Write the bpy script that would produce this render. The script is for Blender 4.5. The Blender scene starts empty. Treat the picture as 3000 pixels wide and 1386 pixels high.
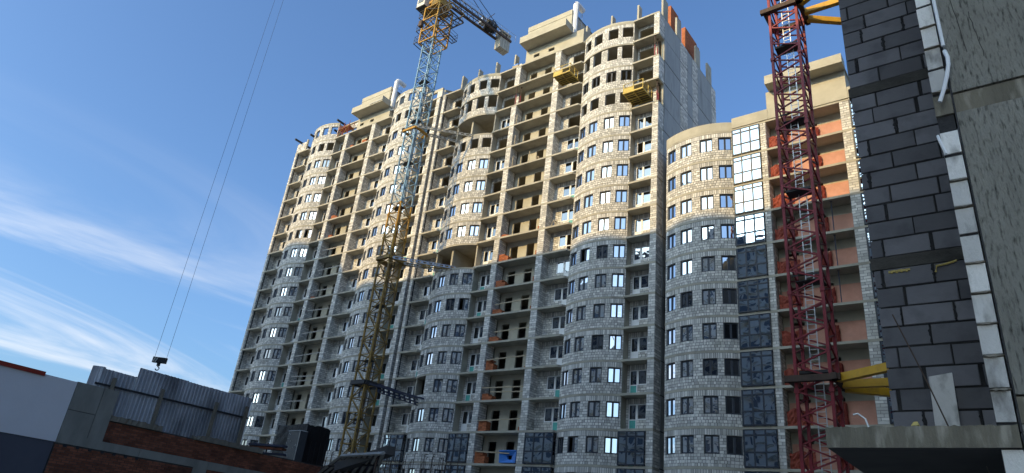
import bpy, math, random
import numpy as np
from mathutils import Matrix, Vector
R = math.radians
random.seed(7)
rng = np.random.default_rng(7)
S = bpy.context.scene
COL = S.collection

# ------------------------------------------------------------------ camera
CAM = Vector((25.877, -52.365, -55.749))          # roof slab of the tall towers is z = 0, storeys are 3 m
YAW, PIT, ROLL = R(-38.916), R(25.090), R(6.613)
fw = Vector((math.sin(YAW)*math.cos(PIT), math.cos(YAW)*math.cos(PIT), math.sin(PIT)))
r0 = Vector((math.cos(YAW), -math.sin(YAW), 0)); u0 = r0.cross(fw)
rt = r0*math.cos(ROLL)+u0*math.sin(ROLL); up = -r0*math.sin(ROLL)+u0*math.cos(ROLL)
cd = bpy.data.cameras.new('camera'); cam = bpy.data.objects.new('camera', cd); COL.objects.link(cam)
M = Matrix.Identity(4)
for i in range(3):
    M[i][0] = rt[i]; M[i][1] = up[i]; M[i][2] = -fw[i]; M[i][3] = CAM[i]
cam.matrix_world = M
cd.sensor_width = 36; cd.lens = 1997.9/3000*36; cd.clip_start = .1; cd.clip_end = 6000
S.camera = cam

# ------------------------------------------------------------------ sky and sun
SUN_DIR = Vector((.34, 1, -.47)).normalized()      # the way the light travels
EL = math.asin(-SUN_DIR.z); ROT = math.atan2(-SUN_DIR.x, -SUN_DIR.y)
W = bpy.data.worlds.new('World'); S.world = W; W.use_nodes = True
nt = W.node_tree; N = nt.nodes; N.clear(); LK = nt.links.new
out = N.new('ShaderNodeOutputWorld'); bg = N.new('ShaderNodeBackground'); bg.inputs[1].default_value = .15
sky = N.new('ShaderNodeTexSky'); sky.sky_type = 'NISHITA'; sky.sun_disc = False
sky.sun_elevation = EL; sky.sun_rotation = ROT; sky.altitude = 150; sky.air_density = 1.0; sky.dust_density = 4.0; sky.ozone_density = 1.0
tc = N.new('ShaderNodeTexCoord'); sep = N.new('ShaderNodeSeparateXYZ'); LK(tc.outputs['Generated'], sep.inputs[0])
def mth(op, a, b=None, clamp=False):
    n = N.new('ShaderNodeMath'); n.operation = op; n.use_clamp = clamp
    for i, x in enumerate((a, b)):
        if x is None: continue
        if isinstance(x, (int, float)): n.inputs[i].default_value = x
        else: LK(x, n.inputs[i])
    return n.outputs[0]
dz = mth('MAXIMUM', mth('ADD', sep.outputs[2], .12), .05)
cx_ = mth('DIVIDE', sep.outputs[0], dz); cy_ = mth('DIVIDE', sep.outputs[1], dz)
cmb = N.new('ShaderNodeCombineXYZ'); LK(cx_, cmb.inputs[0]); LK(cy_, cmb.inputs[1])
def cloud(rot, scl, off, scale, detail, dist):
    mp = N.new('ShaderNodeMapping'); mp.inputs['Rotation'].default_value = (0, 0, rot); mp.inputs['Scale'].default_value = scl
    mp.inputs['Location'].default_value = off; LK(cmb.outputs[0], mp.inputs[0])
    t = N.new('ShaderNodeTexNoise'); t.inputs['Scale'].default_value = scale; t.inputs['Detail'].default_value = detail
    t.inputs['Roughness'].default_value = .58; t.inputs['Distortion'].default_value = dist; LK(mp.outputs[0], t.inputs[0])
    return t.outputs[0]
def ramp01(x, a, b):
    m = N.new('ShaderNodeMapRange'); m.interpolation_type = 'SMOOTHSTEP'; LK(x, m.inputs[0])
    m.inputs[1].default_value = a; m.inputs[2].default_value = b; return m.outputs[0]
streak = ramp01(cloud(R(-14), (1.0, .36, 1), (1.1, 4.7, 0), 1.15, 8, 1.6), .43, .80)
mass = ramp01(cloud(R(10), (1, .6, 1), (2.3, 2.2, 0), .42, 2, .2), .14, .40)
low = ramp01(sep.outputs[2], .47, .15)
cf = mth('MULTIPLY', mth('MULTIPLY', streak, mass), mth('MULTIPLY', low, .9), True)
mixc = N.new('ShaderNodeMix'); mixc.data_type = 'RGBA'; LK(cf, mixc.inputs[0])
tint = N.new('ShaderNodeMix'); tint.data_type = 'RGBA'; tint.blend_type = 'MULTIPLY'; tint.inputs[0].default_value = 1; tint.inputs[7].default_value = (.545, .78, 1.04, 1)
LK(sky.outputs[0], tint.inputs[6]); LK(tint.outputs[2], mixc.inputs[6])
# thin cirrus scatters forwards: brighter towards the sun
vd = N.new('ShaderNodeVectorMath'); vd.operation = 'DOT_PRODUCT'; LK(tc.outputs['Generated'], vd.inputs[0]); vd.inputs[1].default_value = tuple(-SUN_DIR)
gain = mth('ADD', mth('MULTIPLY', mth('POWER', mth('MAXIMUM', vd.outputs['Value'], 0.0), 2.5), 3.5), 1.0)
cc = N.new('ShaderNodeVectorMath'); cc.operation = 'SCALE'; cc.inputs[0].default_value = (4.1, 4.15, 4.25); LK(gain, cc.inputs['Scale'])
LK(cc.outputs[0], mixc.inputs[7])
LK(mixc.outputs[2], bg.inputs[0]); LK(bg.outputs[0], out.inputs[0])
sd = bpy.data.lights.new('sun', 'SUN'); sd.energy = 2.3; sd.angle = R(.53); sd.color = (1, .705, .29)
so = bpy.data.objects.new('sun', sd); COL.objects.link(so); so.location = (0, -60, 60)
so.rotation_euler = SUN_DIR.to_track_quat('-Z', 'Y').to_euler()
S.view_settings.view_transform = 'Standard'; S.view_settings.look = 'None'; S.view_settings.gamma = 1
S.view_settings.exposure = 0.82
S.render.engine = 'CYCLES'; S.render.resolution_x = 1024; S.render.resolution_y = 473
S.cycles.max_bounces = 6; S.cycles.diffuse_bounces = 3; S.cycles.glossy_bounces = 4

# ------------------------------------------------------------------ materials
MATS = {}
def mat(name, c1, c2=None, scale=1.0, rough=.85, bump=0.0, bscale=8.0, metal=0.0, stretch=(1, 1, 1), tone=False, spec=.3, c3=None, s3=.25, detail=5):
    m = bpy.data.materials.new(name); m.use_nodes = True; t = m.node_tree; n = t.nodes; l = t.links.new
    b = n['Principled BSDF']; b.inputs['Roughness'].default_value = rough; b.inputs['Metallic'].default_value = metal
    b.inputs['Specular IOR Level'].default_value = spec
    g = n.new('ShaderNodeNewGeometry'); mp = n.new('ShaderNodeMapping'); mp.inputs['Scale'].default_value = stretch; l(g.outputs['Position'], mp.inputs[0])
    if c2 is None: c2 = tuple(x*.82 for x in c1)
    tx = n.new('ShaderNodeTexNoise'); tx.inputs['Scale'].default_value = scale; tx.inputs['Detail'].default_value = detail; tx.inputs['Roughness'].default_value = .65
    l(mp.outputs[0], tx.inputs[0])
    rp = n.new('ShaderNodeValToRGB'); rp.color_ramp.elements[0].position = .32; rp.color_ramp.elements[1].position = .68
    rp.color_ramp.elements[0].color = (*c2, 1); rp.color_ramp.elements[1].color = (*c1, 1); l(tx.outputs[0], rp.inputs[0])
    colour = rp.outputs[0]
    if c3 is not None:
        t3 = n.new('ShaderNodeTexNoise'); t3.inputs['Scale'].default_value = s3; t3.inputs['Detail'].default_value = 6; l(mp.outputs[0], t3.inputs[0])
        r3 = n.new('ShaderNodeMapRange'); r3.inputs[1].default_value = .52; r3.inputs[2].default_value = .72; l(t3.outputs[0], r3.inputs[0])
        mx = n.new('ShaderNodeMix'); mx.data_type = 'RGBA'; l(r3.outputs[0], mx.inputs[0]); l(colour, mx.inputs[6]); mx.inputs[7].default_value = (*c3, 1); colour = mx.outputs[2]
    if tone:
        a = n.new('ShaderNodeAttribute'); a.attribute_name = 'tone'
        r4 = n.new('ShaderNodeMapRange'); r4.inputs[3].default_value = .60; r4.inputs[4].default_value = 1.14; l(a.outputs['Fac'], r4.inputs[0])
        mx = n.new('ShaderNodeMix'); mx.data_type = 'RGBA'; mx.blend_type = 'MULTIPLY'; mx.inputs[0].default_value = 1
        l(colour, mx.inputs[6]); l(r4.outputs[0], mx.inputs[7]); colour = mx.outputs[2]
    l(colour, b.inputs['Base Color'])
    if bump:
        t2 = n.new('ShaderNodeTexNoise'); t2.inputs['Scale'].default_value = bscale; t2.inputs['Detail'].default_value = 6; t2.inputs['Roughness'].default_value = .7; l(mp.outputs[0], t2.inputs[0])
        bp = n.new('ShaderNodeBump'); bp.inputs['Strength'].default_value = 1; bp.inputs['Distance'].default_value = bump; l(t2.outputs[0], bp.inputs['Height']); l(bp.outputs[0], b.inputs['Normal'])
    MATS[name] = m; return m
mat('block', (.76, .735, .68), (.68, .655, .60), .9, .9, .012, 9, tone=True, c3=(.58, .555, .49), s3=.35)
mat('mortar', (.26, .253, .235), (.16, .155, .145), 2.2, .95, .02, 7)
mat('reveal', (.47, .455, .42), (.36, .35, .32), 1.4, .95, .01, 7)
mat('concrete', (.47, .435, .35), (.35, .325, .26), .8, .9, .006, 12, c3=(.27, .25, .205), s3=.5)
mat('concrete_pale', (.49, .455, .36), (.40, .37, .29), .7, .9, .005, 12, c3=(.37, .345, .275), s3=.4)
mat('panel_concrete', (.44, .44, .42), (.31, .315, .31), .9, .9, .006, 9, stretch=(1, 1, .22), c3=(.17, .17, .165), s3=.9)
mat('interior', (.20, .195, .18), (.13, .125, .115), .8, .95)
mat('frame_dark', (.036, .044, .058), (.028, .034, .046), 2, .45)
mat('frame_grey', (.17, .18, .20), (.12, .13, .15), 2, .5)
mat('pvc_white', (.84, .84, .83), (.78, .78, .77), 2, .45)
mat('teal_film', (.12, .46, .40), (.09, .36, .32), 3, .5)
mat('near_black', (.018, .018, .020), (.028, .028, .03), 3, .7)
mat('brick_orange', (.50, .17, .075), (.36, .115, .05), 3, .9, .01, 14, tone=True)
mat('brick_red', (.34, .12, .065), (.21, .075, .045), 1.5, .95, .01, 14, tone=True, c3=(.07, .035, .026), s3=.8)
mat('brick_mortar', (.11, .09, .075), (.06, .05, .045), 3, .95)
mat('salmon', (.60, .315, .235), (.50, .25, .18), 1.3, .95, .01, 9, c3=(.42, .22, .165), s3=.5)
mat('pipe_white', (.80, .80, .81), (.72, .73, .74), 2, .35)
mat('galv', (.55, .57, .60), (.45, .47, .5), 2, .4, metal=.6)
mat('yellow_paint', (.50, .27, .03), (.36, .19, .03), 2.5, .6, .003, 9, c3=(.16, .085, .04), s3=1.2)
mat('yellow_dirty', (.34, .215, .05), (.22, .14, .045), 2.0, .65, .003, 9, c3=(.10, .065, .04), s3=.9)
mat('platform_yellow', (.64, .47, .12), (.50, .36, .09), 2.5, .65, .003, 9, c3=(.28, .19, .07), s3=1.0)
mat('blue_paint', (.23, .39, .53), (.15, .28, .41), 2.0, .6, .002, 9, c3=(.20, .20, .19), s3=.9)
mat('steel_dark', (.045, .045, .048), (.03, .03, .032), 3, .6)
mat('steel_rust', (.11, .075, .055), (.07, .05, .04), 3, .8)
mat('red_paint', (.30, .032, .045), (.21, .022, .03), 2.2, .5, .002, 9, c3=(.13, .016, .02), s3=.7)
mat('grey_strut', (.50, .49, .44), (.38, .37, .33), 2, .7)
mat('cab_white', (.66, .64, .58), (.5, .48, .43), 2, .5)
mat('counterweight', (.50, .47, .39), (.37, .34, .28), 1.5, .9, .01, 6)
mat('timber', (.46, .38, .26), (.33, .26, .17), 3, .85, .004, 12, stretch=(1, 1, 4))
mat('timber_grey', (.40, .38, .34), (.30, .28, .25), 3, .9)
mat('net_red', (.36, .085, .05), (.18, .035, .025), 9, .9, .03, 22, c3=(.30, .08, .05), s3=3)
mat('net_dark', (.28, .05, .035), (.10, .018, .014), 14, .9, .03, 26)
mat('tub_blue', (.05, .22, .62), (.035, .16, .5), 1.5, .4)
mat('render_grey', (.78, .745, .74), (.72, .685, .68), .5, .9, .004, 20)
mat('render_dark', (.10, .10, .12), (.08, .08, .10), .6, .9, .004, 20)
mat('coping_red', (.36, .05, .03), (.28, .035, .022), 2, .5)
mat('old_concrete', (.36, .345, .295), (.22, .21, .18), .9, .95, .01, 7, stretch=(1, 1, .35), c3=(.09, .085, .075), s3=.9)
mat('ledge', (.26, .225, .17), (.17, .15, .115), 1.2, .95, .02, 5)
mat('zinc_sheet', (.62, .63, .66), (.45, .46, .49), .9, .38, .004, 4, metal=.35, stretch=(1, 1, .5), c3=(.20, .205, .22), s3=.6)
mat('film_black', (.008, .008, .009), (.014, .014, .016), 2, .42, .06, 3.0)
mat('film_grey', (.075, .078, .085), (.055, .057, .062), 1.2, .35, .02, 4)
mat('formwork', (.15, .13, .17), (.08, .07, .10), 2, .7, .01, 5)
mat('blue_board', (.05, .06, .11), (.08, .08, .09), 2, .8)
mat('grey_block', (.205, .202, .22), (.165, .163, .18), 1.4, .9, .004, 22, tone=True, c3=(.125, .124, .138), s3=2.6)
mat('wet_mortar', (.022, .022, .024), (.035, .034, .035), 6, .9, .02, 14)
mat('white_block', (.78, .755, .72), (.66, .64, .605), 3, .9, .012, 26, tone=True, stretch=(1, 1, .45), c3=(.33, .315, .29), s3=7)
mat('gouged_concrete', (.34, .325, .28), (.25, .24, .205), 5.0, .95, .05, 42, stretch=(1, 1, .2), c3=(.05, .048, .04), s3=38)  # dark flecks painted in for shade in the gouges
mat('slab_concrete', (.185, .165, .125), (.105, .095, .073), 3.0, .95, .02, 14, stretch=(1, 1, .22), c3=(.29, .265, .215), s3=13)
mat('band_dark', (.085, .08, .072), (.05, .047, .043), 2.5, .95, .02, 9)
mat('tie_yellow', (.72, .40, .03), (.60, .33, .03), 1.5, .5, c3=(.45, .25, .04), s3=1.5)
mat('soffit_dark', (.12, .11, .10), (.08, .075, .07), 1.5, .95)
mat('ground', (.36, .33, .28), (.27, .245, .205), .15, .95, .08, .6)
mat('far_wall', (.78, .73, .64), (.70, .655, .575), .2, .9)
mat('far_dark', (.16, .18, .21), (.12, .14, .165), .5, .3)
mat('foam', (.62, .48, .16), (.5, .38, .12), 8, .9, .02, 20)
mat('gap_shade', (.05, .048, .045), (.03, .03, .028), 1, .95)  # near-black wall colour stands in for shade between the towers

def glass_mat(name, base, wave, wscale, rough=.02):
    m = bpy.data.materials.new(name); m.use_nodes = True; t = m.node_tree; n = t.nodes; l = t.links.new; b = n['Principled BSDF']
    b.inputs['Metallic'].default_value = 1; b.inputs['Base Color'].default_value = (*base, 1); b.inputs['Roughness'].default_value = rough
    g = n.new('ShaderNodeNewGeometry'); tx = n.new('ShaderNodeTexNoise'); tx.inputs['Scale'].default_value = wscale; tx.inputs['Detail'].default_value = 1.0; tx.inputs['Distortion'].default_value = .6
    l(g.outputs['Position'], tx.inputs[0]); bp = n.new('ShaderNodeBump'); bp.inputs['Strength'].default_value = 1; bp.inputs['Distance'].default_value = wave
    l(tx.outputs[0], bp.inputs['Height']); l(bp.outputs[0], b.inputs['Normal']); MATS[name] = m
glass_mat('glass', (.58, .62, .66), .006, 1.3)
glass_mat('glass_dim', (.14, .155, .175), .006, 1.3)
glass_mat('glass_wavy', (.27, .325, .385), .007, .9)

# ------------------------------------------------------------------ mesh helpers
class MB:
    def __init__(s): s.v = []; s.f = []; s.m = []; s.mats = []; s.t = []
    def mi(s, m):
        if m not in s.mats: s.mats.append(m)
        return s.mats.index(m)
    def add(s, V, F, m, tone=.5):
        o = len(s.v); i = s.mi(m); s.v += [tuple(p) for p in V]; s.f += [tuple(o+k for k in q) for q in F]; s.m += [i]*len(F)
        s.t += [tone]*len(F) if isinstance(tone, (int, float)) else list(tone); return s
    def box(s, x0, x1, y0, y1, z0, z1, m, tone=.5):
        V = [(x0, y0, z0), (x1, y0, z0), (x1, y1, z0), (x0, y1, z0), (x0, y0, z1), (x1, y0, z1), (x1, y1, z1), (x0, y1, z1)]
        return s.add(V, BOXF, m, tone)
    def prism(s, poly, z0, z1, m):
        n = len(poly); V = [(x, y, z0) for x, y in poly]+[(x, y, z1) for x, y in poly]
        F = [tuple(range(n-1, -1, -1)), tuple(range(n, 2*n))]+[(i, (i+1) % n, n+(i+1) % n, n+i) for i in range(n)]
        return s.add(V, F, m)
    def beam(s, p, q, w, m, h=None, upv=(0, 0, 1)):
        p = Vector(p); q = Vector(q); h = h or w; d = (q-p)
        if d.length < 1e-6: return s
        d.normalize(); u = Vector(upv)
        if abs(d.dot(u)) > .98: u = Vector((1, 0, 0))
        a = d.cross(u).normalized()*w/2; b = a.cross(d).normalized()*h/2
        V = [p-a-b, p+a-b, p+a+b, p-a+b, q-a-b, q+a-b, q+a+b, q-a+b]
        return s.add(V, [(0, 3, 2, 1), (4, 5, 6, 7), (0, 1, 5, 4), (1, 2, 6, 5), (2, 3, 7, 6), (3, 0, 4, 7)], m)
    def tube(s, pts, r, m, n=8):
        pts = [Vector(p) for p in pts]; V = []; F = []
        for i, p in enumerate(pts):
            d = (pts[min(i+1, len(pts)-1)]-pts[max(i-1, 0)]).normalized(); u = Vector((0, 0, 1)) if abs(d.z) < .9 else Vector((1, 0, 0))
            a = d.cross(u).normalized(); b = a.cross(d)
            V += [p+(a*math.cos(2*math.pi*k/n)+b*math.sin(2*math.pi*k/n))*r for k in range(n)]
        for i in range(len(pts)-1):
            for k in range(n): F.append((i*n+k, i*n+(k+1) % n, (i+1)*n+(k+1) % n, (i+1)*n+k))
        F += [tuple(range(n-1, -1, -1)), tuple(range((len(pts)-1)*n, len(pts)*n))]
        return s.add(V, F, m)
    def mesh(s, name):
        me = bpy.data.meshes.new(name); me.from_pydata(s.v, [], s.f)
        for m in s.mats: me.materials.append(MATS[m])
        me.polygons.foreach_set('material_index', s.m)
        a = me.attributes.new('tone', 'FLOAT', 'FACE'); a.data.foreach_set('value', s.t)
        me.update(); return me
    def build(s, name, parent=None, loc=(0, 0, 0), rz=0):
        return inst(name, s.mesh(name), parent, loc, rz)
BOXF = [(0, 3, 2, 1), (4, 5, 6, 7), (0, 1, 5, 4), (1, 2, 6, 5), (2, 3, 7, 6), (3, 0, 4, 7)]
def inst(name, me, parent=None, loc=(0, 0, 0), rz=0):
    o = bpy.data.objects.new(name, me); COL.objects.link(o)
    if parent is not None: o.parent = parent
    o.location = loc
    if rz: o.rotation_euler = (0, 0, rz)
    return o
def empty(name, loc=(0, 0, 0), rz=0):
    o = bpy.data.objects.new(name, None); COL.objects.link(o); o.location = loc; o.rotation_euler = (0, 0, rz); o.empty_display_size = .5; return o
def tag(o, label, cat, group=None, kind=None):
    o['label'] = label; o['category'] = cat
    if group: o['group'] = group
    if kind: o['kind'] = kind
    return o
def stuff(o): o['kind'] = 'stuff'; return o

def masonry(mb, mapf, u0, u1, zones, openings=(), thick=.3, seed=0, joint=.034, proud=.018, du=.45, m='block', back='mortar', reveal='reveal', backwall=True):
    """Lay blocks (u along the wall, z up, d outwards) in courses between openings, on a mortar backing with real thickness."""
    rg = np.random.default_rng(seed); rects = []; tones = []
    for (z0, z1, course, l0, l1) in zones:
        nc = max(1, round((z1-z0)/course)); h = (z1-z0)/nc
        cuts = [o for o in openings if o[2] < z1-1e-3 and o[3] > z0+1e-3]
        ivs = [(u0, u1)]
        for o in cuts:
            nv = []
            for a, b in ivs:
                if o[0] > a+.02: nv.append((a, min(b, o[0])))
                if o[1] < b-.02: nv.append((max(a, o[1]), b))
            ivs = [(a, b) for a, b in nv if b-a > .02]
        for a, b in ivs:
            for c in range(nc):
                za, zb = z0+c*h, z0+(c+1)*h; u = a; first = True
                while u < b-.03:
                    L = rg.uniform(l0, l1)
                    if first and c % 2: L *= .55
                    first = False
                    e = u+L
                    if b-e < l0*.5: e = b
                    j = joint*rg.uniform(.5, 1.6)
                    rects.append((u+j/2, e-j/2, za+joint*rg.uniform(.25, .6), zb-joint*rg.uniform(.25, .6))); tones.append(rg.random()); u = e
            if backwall:
                n = max(1, math.ceil((b-a)/du)); us = np.linspace(a, b, n+1); V = []; F = []
                for uu in us:
                    V += [mapf(uu, z0, 0), mapf(uu, z1, 0), mapf(uu, z0, -thick), mapf(uu, z1, -thick)]
                Fb = []
                for i in range(n):
                    p = 4*i; q = p+4
                    F.append((p, q, q+1, p+1)); Fb += [(p+2, p+3, q+3, q+2), (p, p+2, q+2, q), (p+1, q+1, q+3, p+3)]
                Fb += [(0, 1, 3, 2), (4*n, 4*n+2, 4*n+3, 4*n+1)]
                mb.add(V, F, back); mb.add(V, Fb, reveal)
    rc = np.array(rects)
    if not len(rc): return mb
    jt = rg.normal(0, joint*.14, (len(rc), 8))
    o = len(mb.v); mi = mb.mi(m)
    for i, (a, b, za, zb) in enumerate(rc):
        J = jt[i]; d = proud*(.6+.8*tones[i]); k = .012
        mb.v += [tuple(mapf(a+J[0], za+J[1], -.005)), tuple(mapf(b+J[2], za+J[3], -.005)), tuple(mapf(b+J[4], zb+J[5], -.005)), tuple(mapf(a+J[6], zb+J[7], -.005)),
                 tuple(mapf(a+J[0]+k, za+J[1]+k, d)), tuple(mapf(b+J[2]-k, za+J[3]+k, d)), tuple(mapf(b+J[4]-k, zb+J[5]-k, d)), tuple(mapf(a+J[6]+k, zb+J[7]-k, d))]
        q = o+8*i
        mb.f += [(q+4, q+5, q+6, q+7), (q, q+1, q+5, q+4), (q+1, q+2, q+6, q+5), (q+2, q+3, q+7, q+6), (q+3, q, q+4, q+7)]
        mb.m += [mi]*5; mb.t += [tones[i]]*5
    return mb
def face_front(y): return lambda u, z, d: (u, y-d, z)
def face_right(x): return lambda u, z, d: (x+d, u, z)
def face_left(x): return lambda u, z, d: (x-d, -u, z)

# ------------------------------------------------------------------ ground
g = MB(); g.add([(-1500, -1500, 0), (1500, -1500, 0), (1500, 1500, 0), (-1500, 1500, 0)], [(0, 1, 2, 3)], 'ground')
GZ = -57.4
go = g.build('ground', None, (0, 0, GZ)); go['kind'] = 'structure'

# ------------------------------------------------------------------ apartment towers
YE, SAG = .30, .88
class Arc:
    def __init__(s, xa, xb):
        c = xb-xa; s.xa, s.xb = xa, xb; s.xm = (xa+xb)/2; s.R = ((c/2)**2+SAG**2)/(2*SAG); s.yc = YE-SAG+s.R; s.A = math.asin(c/2/s.R)
    def p(s, th, d=0): return (s.xm+(s.R+d)*math.sin(th), s.yc-(s.R+d)*math.cos(th))
    def mapf(s): return lambda u, z, d: (s.xm+(s.R+d)*math.sin(u/s.R), s.yc-(s.R+d)*math.cos(u/s.R), z)
WINS = [(-28.4, -19.0), (-13.9, -3.6), (3.7, 13.9), (18.6, 28.9)]
WZ0, WZ1 = .95, 2.33          # sill and head above the storey floor
HC = 2.8                      # clear storey height, slab .2
cache = {}
def cached(key, fn):
    if key not in cache: cache[key] = fn()
    return cache[key]
def bay_mesh(w, state, var):
    def mk():
        a = Arc(-w/2, w/2); mb = MB(); L = a.R*a.A
        op = [(R(p)*a.R*(a.A/R(30.3)), R(q)*a.R*(a.A/R(30.3)), WZ0, WZ1 if state != 'posts' else HC) for p, q in WINS]
        if state == 'posts':
            zones = [(0, WZ0, .24, .26, .40), (WZ0, 2.62, .24, .3, .5)]
        else:
            zones = [(0, WZ0, .235, .20, .36), (WZ0, WZ1, .23, .3, .5), (WZ1, 2.8, .47, .13, .24)]
        u0 = -L
        if state == 'half':
            masonry(mb, a.mapf(), u0+.12*L, L, [(0, .8, .235, .20, .36)], (), .25, var+50)
            op = [o for o in op if o[0] > 0]; u0 = -.28*L
            zones = [(.8, WZ0, .15, .2, .36), (WZ0, WZ1, .23, .3, .5), (WZ1, 2.8, .47, .13, .24)]
        masonry(mb, a.mapf(), u0, L, zones, op, .25, var)
        return mb.mesh('curved_wall')
    return cached(('bay', round(w, 2), state, var), mk)
def window_mesh(w, h, m, parts):
    def mk():
        mb = MB(); f = .085
        mb.box(-w/2, w/2, 0, .08, 0, f, m); mb.box(-w/2, w/2, 0, .08, h-f, h, m)
        mb.box(-w/2, -w/2+f, 0, .08, f, h-f, m); mb.box(w/2-f, w/2, 0, .08, f, h-f, m); mb.box(-f, f, -.01, .08, f, h-f, m)
        mb.box(-w/2-.02, w/2+.02, -.14, .0, -.045, -.005, m)
        return mb.mesh('window')
    return cached(('win', round(w, 2), round(h, 2), m, parts), mk)
def pane_mesh(w, h, m):
    def mk():
        mb = MB(); mb.box(-w/2, w/2, 0, .02, 0, h, m); return mb.mesh('pane')
    return cached(('pane', round(w, 2), round(h, 2), m), mk)
def put_pane(win, x, z, w, h, m, y=.035, j=.6):
    o = inst('pane', pane_mesh(w, h, m), win, (x, y, z)); o.rotation_euler = (R(random.gauss(0, j*.5)), 0, R(random.gauss(0, j))); return o

def unit_mesh(side, w, h, m='pvc_white'):
    """White balcony block: a door and a window side by side; door left for side 'R'."""
    def mk():
        mb = MB(); f = .10; dw = .78; wz = .95
        xd0, xd1, xw0, xw1 = (0, dw, dw, w) if side == 'R' else (w-dw, w, 0, w-dw)
        for a, b, z in ((xd0, xd1, .0), (xw0, xw1, wz)):
            mb.box(a, a+f, 0, .09, z, h, m); mb.box(b-f, b, 0, .09, z, h, m); mb.box(a+f, b-f, 0, .09, h-f, h, m); mb.box(a+f, b-f, 0, .09, z, z+f, m)
        mb.box(xd0+f, xd1-f, 0, .09, .92, 1.0, m)
        return mb.mesh('balcony_block')
    return cached(('unit', side, round(w, 2), m), mk)
def panel_mesh(m):
    def mk():
        mb = MB(); mb.box(-.315, .315, 0, .03, 0, .845, m); return mb.mesh('door_panel')
    return cached(('dp', m), mk)
def loggia_back(w, side, var, wo):
    """Blockwork at the back of a loggia with the opening for the balcony block."""
    def mk():
        mb = MB(); uw = 1.72
        xo = .30 if side == 'R' else w-uw-.42
        if w < 2.55 and side == 'R': xo = .25
        dw = .78
        da, db = (xo, xo+dw) if side == 'R' else (xo+uw-dw, xo+uw)
        op = [(xo, xo+uw, .95, 2.33), (da, db, 0, .96)]
        masonry(mb, face_front(1.2), 0, w, [(0, .95, .235, .3, .5), (.95, 2.33, .23, .3, .5), (2.33, 2.8, .47, .14, .24)], op, .2, var)
        return mb.mesh('loggia_wall'), xo, uw
    return cached(('lb', round(w, 2), side, var), mk)
def pier_mesh(w, dep, var, strip=False):
    def mk():
        mb = MB()
        masonry(mb, face_front(0), 0, w, [(0, 2.8, .235, .36, .6)], (), .3, var, .024, .016, backwall=False)
        masonry(mb, face_right(w), 0, dep, [(0, 2.8, .235, .34, .6)], (), .3, var+9, backwall=False)
        mb.box(0, w, 0, dep, 0, 2.8, 'mortar')
        if strip: mb.box(w+.002, w+.035, .22, .38, .02, 2.78, 'near_black')  # near-black upright strip drawn in place of the rebate
        return mb.mesh('pier')
    return cached(('pier', round(w, 2), round(dep, 2), var, strip), mk)
def c_wall_mesh(w, kind, var):
    def mk():
        mb = MB(); y0, y1 = 1.4, 1.6
        d = [(.60, 1.58), (2.78, 3.76)] if w < 5.6 else [(.7, 1.6), (3.1, 4.0)]
        hd = 2.25; m = 'concrete_pale'
        xs = [0]+[v for q in d for v in q]+[w]
        for i in range(0, len(xs), 2): mb.box(xs[i], xs[i+1], y0, y1, 0, hd, m)
        mb.box(0, w, y0, y1, hd, 2.8, m)
        return mb.mesh('core_wall')
    return cached(('cw', round(w, 2), kind, var), mk)
def slab_outline(els, dep):
    front = []
    for e in els:
        t, a, b = e[0], e[1], e[2]
        if t == 'P': front += [(a, -.03), (b, -.03)]
        elif t == 'B':
            A = Arc(a, b); front += [(A.p(-A.A+2*A.A*i/22, .03)) for i in range(23)]
        elif t == 'GAP': front += [(a, 1.5), (b, 1.5)]
        else:
            l, r = a, b
            if t in ('AL', 'GL'): r = b-.22
            front += [(l, -.05), (r, -.05)]
    pts = []
    for x, y in front:
        if pts and abs(pts[-1][0]-x) < 1e-4 and abs(pts[-1][1]-y) < 1e-4: continue
        if pts and x < pts[-1][0]+1e-4: x = pts[-1][0]+.002
        pts.append((x, y))
    return pts+[(pts[-1][0], dep), (pts[0][0], dep)]

def glazing_mesh(w, h, m='frame_dark'):
    def mk():
        mb = MB(); f = .11
        xs = [0, w*.33, w*.665, w]; zs = [0, 1.08, h-.42, h]
        for x in xs: mb.box(max(0, x-f/2 if x else 0), min(w, x+f if not x else x+f/2), 0, .10, 0, h, m)
        for z in zs: mb.box(.0, w, .005, .095, max(0, z-f/2), min(h, z+f/2) if z else f, m)
        mb.box(-.01, .06, .1, .5, 0, f, m); mb.box(-.01, .06, .1, .5, h-f, h, m); mb.box(-.01, .06, .1, .5, 1.05, 1.12, m); mb.box(-.01, .06, .42, .5, 0, h, m)
        mb.box(w-.06, w+.01, .1, .5, 0, f, m); mb.box(w-.06, w+.01, .1, .5, h-f, h, m); mb.box(w-.06, w+.01, .1, .5, 1.05, 1.12, m); mb.box(w-.06, w+.01, .42, .5, 0, h, m)
        return mb.mesh('loggia_glazing')
    return cached(('gl', round(w, 2), round(h, 2)), mk)
def put_glazing(B, a, b, z):
    w = b-a-.04; h = 2.74
    o = inst('loggia_glazing', glazing_mesh(w, h), B, (a+.02, -.16, z+.03))
    xs = [0, w*.33, w*.665, w]; zs = [.03, 1.08, h-.42, h-.03]
    for i in range(3):
        for k in range(3):
            put_pane(o, (xs[i]+xs[i+1])/2, zs[k]+.03, xs[i+1]-xs[i]-.06, zs[k+1]-zs[k]-.06, 'glass_wavy', .05, .35)
    return o

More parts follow.
